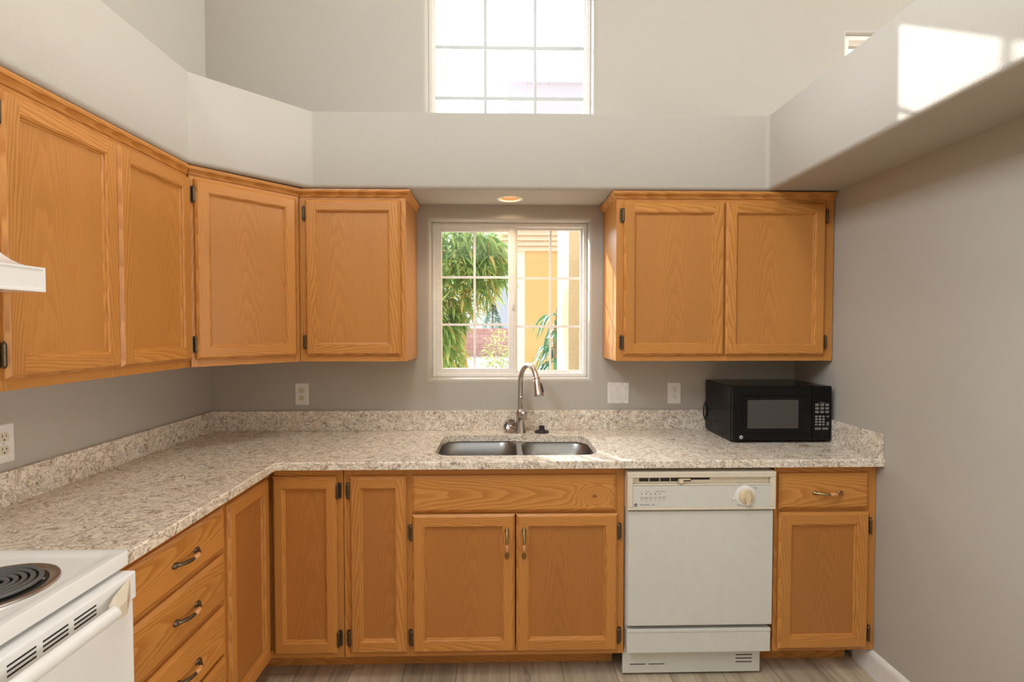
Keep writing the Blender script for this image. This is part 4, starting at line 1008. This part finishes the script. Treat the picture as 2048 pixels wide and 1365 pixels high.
# grey house far behind, block wall, low yellow wall
mb = MB(); mb.box(-0.30, 6.5, 30, 34, 0.33, 4.6); mb.prism([(-0.5, 0), (3.2, 1.7), (6.9, 0)], 0, 4, 0, None, Matrix(((1, 0, 0, 0), (0, 0, 1, 30), (0, 1, 0, 4.6), (0, 0, 0, 1))))
tag(mb.build('house', 'greyhouse'), 'grey blue house in the far distance behind the bamboo', 'house')
mb = MB(); mb.box(-7.0, 0.6, 20.0, 20.3, 0.33, 1.33); mb.box(-7.0, 0.63, 19.97, 20.33, 1.33, 1.40)
tag(mb.build('garden_wall', 'block'), 'red block garden wall across the yard', 'wall')
mb = MB(); mb.box(-3.2, -0.73, 7.6, 7.9, GZ, 1.15); mb.box(-3.2, -0.70, 7.57, 7.93, 1.15, 1.2)
tag(mb.build('garden_wall', 'stucco'), 'low yellow stucco wall under the bamboo leaves', 'wall')

def leaf_card(mb, p, d, L, wd, mi, droop=0.25, rng=RNG):
    """one folded, drooping lance leaf"""
    d = Vector(d).normalized(); s = d.cross(Vector((rng.uniform(-.6, .6), rng.uniform(-.6, .6), 1))).normalized(); n = s.cross(d)
    pts = []; p = Vector(p)
    for t, ww in ((0, 0.12), (0.3, 1.0), (0.62, 0.78), (1.0, 0.03)):
        c = p + d * (L * t) + Vector((0, 0, -droop * L * t * t)); o = s * (wd * ww); f = n * (wd * ww * 0.35)
        pts += [c - o + f, c, c + o + f]
    mb.add(pts, [(i * 3 + j, i * 3 + j + 1, i * 3 + j + 4, i * 3 + j + 3) for i in range(3) for j in range(2)], mi)

bp = thing('bamboo_plant', 'bushy green bamboo hanging outside the left window pane', 'plant', (-0.75, 3.95, GZ))
bo = Vector((-0.75, 3.95, GZ)); rb_ = random.Random(3)
tips = []
for k in range(9):
    x = rb_.uniform(-0.35, 0.25); y = rb_.uniform(-0.15, 0.25); H = rb_.uniform(2.35, 2.75)
    bx_, by_ = x + rb_.uniform(0.2, 0.75), y + rb_.uniform(-0.25, 0.2)
    pts = [(x, y, 0), (x + 0.02, y, H * 0.5), (x + (bx_ - x) * 0.35, y + (by_ - y) * 0.4, H * 0.85), (bx_, by_, H)]
    mb = MB(); mb.tube(pts, [0.013, 0.011, 0.007, 0.003], 8); mb.build('culm', 'culm', bp, smooth=60)
mb = MB()
def cloud(n, cx, cy, cz, rx, ry, rz_, down, outx, Lr=(0.09, 0.155), yellow=0.1):
    for i in range(n):
        while True:
            q = Vector((rb_.uniform(-1, 1), rb_.uniform(-1, 1), rb_.uniform(-1, 1)))
            if q.length < 1: break
        p = Vector((cx + q.x * rx, cy + q.y * ry, cz + q.z * rz_)) - bo
        for j in range(rb_.choice((2, 3, 4))):
            d = Vector((q.x * 0.6 + outx + rb_.gauss(0, .6), q.y * 0.6 - 0.2 + rb_.gauss(0, .6), down * 0.7 + rb_.gauss(0, .5)))
            leaf_card(mb, p, d, rb_.uniform(*Lr), rb_.uniform(0.0075, 0.0125), 1 if rb_.random() < yellow else 0, rb_.uniform(0.1, 0.5), rb_)
cloud(420, -0.34, 3.95, 2.02, 0.36, 0.28, 0.26, -0.55, 0.15)
cloud(150, -0.10, 3.95, 1.93, 0.16, 0.22, 0.22, -0.7, 0.25)
cloud(130, -0.28, 3.95, 1.70, 0.24, 0.2, 0.18, -0.5, 0.1, yellow=0.5)
cloud(230, -0.45, 3.85, 1.50, 0.17, 0.2, 0.20, -0.7, 0.15)
cloud(70, -0.40, 3.85, 1.28, 0.13, 0.15, 0.13, -1.0, 0.05)
fo = mb.build('foliage', ['bamboo', 'bambooy'], bp)

# broad-leaved plant by the house
lp = thing('broadleaf_plant', 'dark green broad-leaved plant by the yellow house wall', 'plant', (0.50, 4.55, GZ)); lo = Vector((0.50, 4.55, GZ))
mb = MB(); mb.tube([(0, 0, 0), (0.01, 0.01, 0.8), (-0.02, 0, 1.5), (0.0, 0, 1.76)], [0.03, 0.025, 0.018, 0.008], 10); mb.build('stem', 'bark', lp, smooth=60)
mb = MB(); rl_ = random.Random(11)
for k in range(120):
    z = rl_.uniform(0.85, 1.72); a = rl_.uniform(0, 2 * pi); d = Vector((cos(a), sin(a), rl_.uniform(0.0, 0.5)))
    base = Vector((0, 0, z)) + d * rl_.uniform(0.02, 0.10)
    leaf_card(mb, base, d, rl_.uniform(0.13, 0.22), rl_.uniform(0.016, 0.026), 0, rl_.uniform(0.8, 1.5), rl_)
mb.build('foliage', 'broad', lp)
# yellow-green shrub
sb = thing('shrub', 'yellow green shrub behind the middle window stile', 'shrub', (-0.02, 5.2, GZ)); rs_ = random.Random(5)
mb = MB(); mb.tube([(0, 0, 0), (0.02, 0, 0.5), (0, 0.02, 1.0)], [0.02, 0.015, 0.008], 8); mb.build('stem', 'bark', sb)
mb = MB()
for i in range(900):
    q = Vector((rs_.gauss(0, 1), rs_.gauss(0, 1), rs_.gauss(0, 1))).normalized() * rs_.uniform(0.45, 1)
    leaf_card(mb, Vector((q.x * 0.17, q.y * 0.17, 1.17 + q.z * 0.42)), q + Vector((0, 0, -0.3)), rs_.uniform(0.03, 0.055), rs_.uniform(0.007, 0.011), 0, 0.4, rs_)
mb.build('foliage', 'shrub', sb)
# small distant conifer and bare trunk
cf = thing('conifer', 'small grey green conifer far beyond the red wall', 'tree', (-0.33, 23.0, 0.33))
mb = MB(); mb.tube([(0, 0, 0), (0, 0, 2.2)], [0.06, 0.02], 8); mb.build('trunk', 'bark', cf)
mb = MB()
for i in range(700):
    z = rs_.uniform(0.5, 1.0) ** 1 ; h = rs_.uniform(0, 1); a = rs_.uniform(0, 2 * pi); r_ = 0.45 * (1 - h) * rs_.uniform(0.6, 1)
    leaf_card(mb, Vector((r_ * cos(a), r_ * sin(a), 1.0 + 1.15 * h)), (cos(a), sin(a), 0.4), 0.16, 0.035, 0, 0.2, rs_)
mb.build('foliage', 'conifer', cf)
mb = MB(); mb.tube([(0, 0, 0), (0.02, 0, 0.5), (-0.03, 0.02, 1.1), (-0.05, 0, 2.0), (0.1, 0, 3.2)], [0.11, 0.085, 0.075, 0.06, 0.04], 10)
tag(mb.build('tree_trunk', 'bark', None, (-0.62, 9.0, GZ), smooth=60), 'grey brown tree trunk beyond the low yellow wall', 'tree')
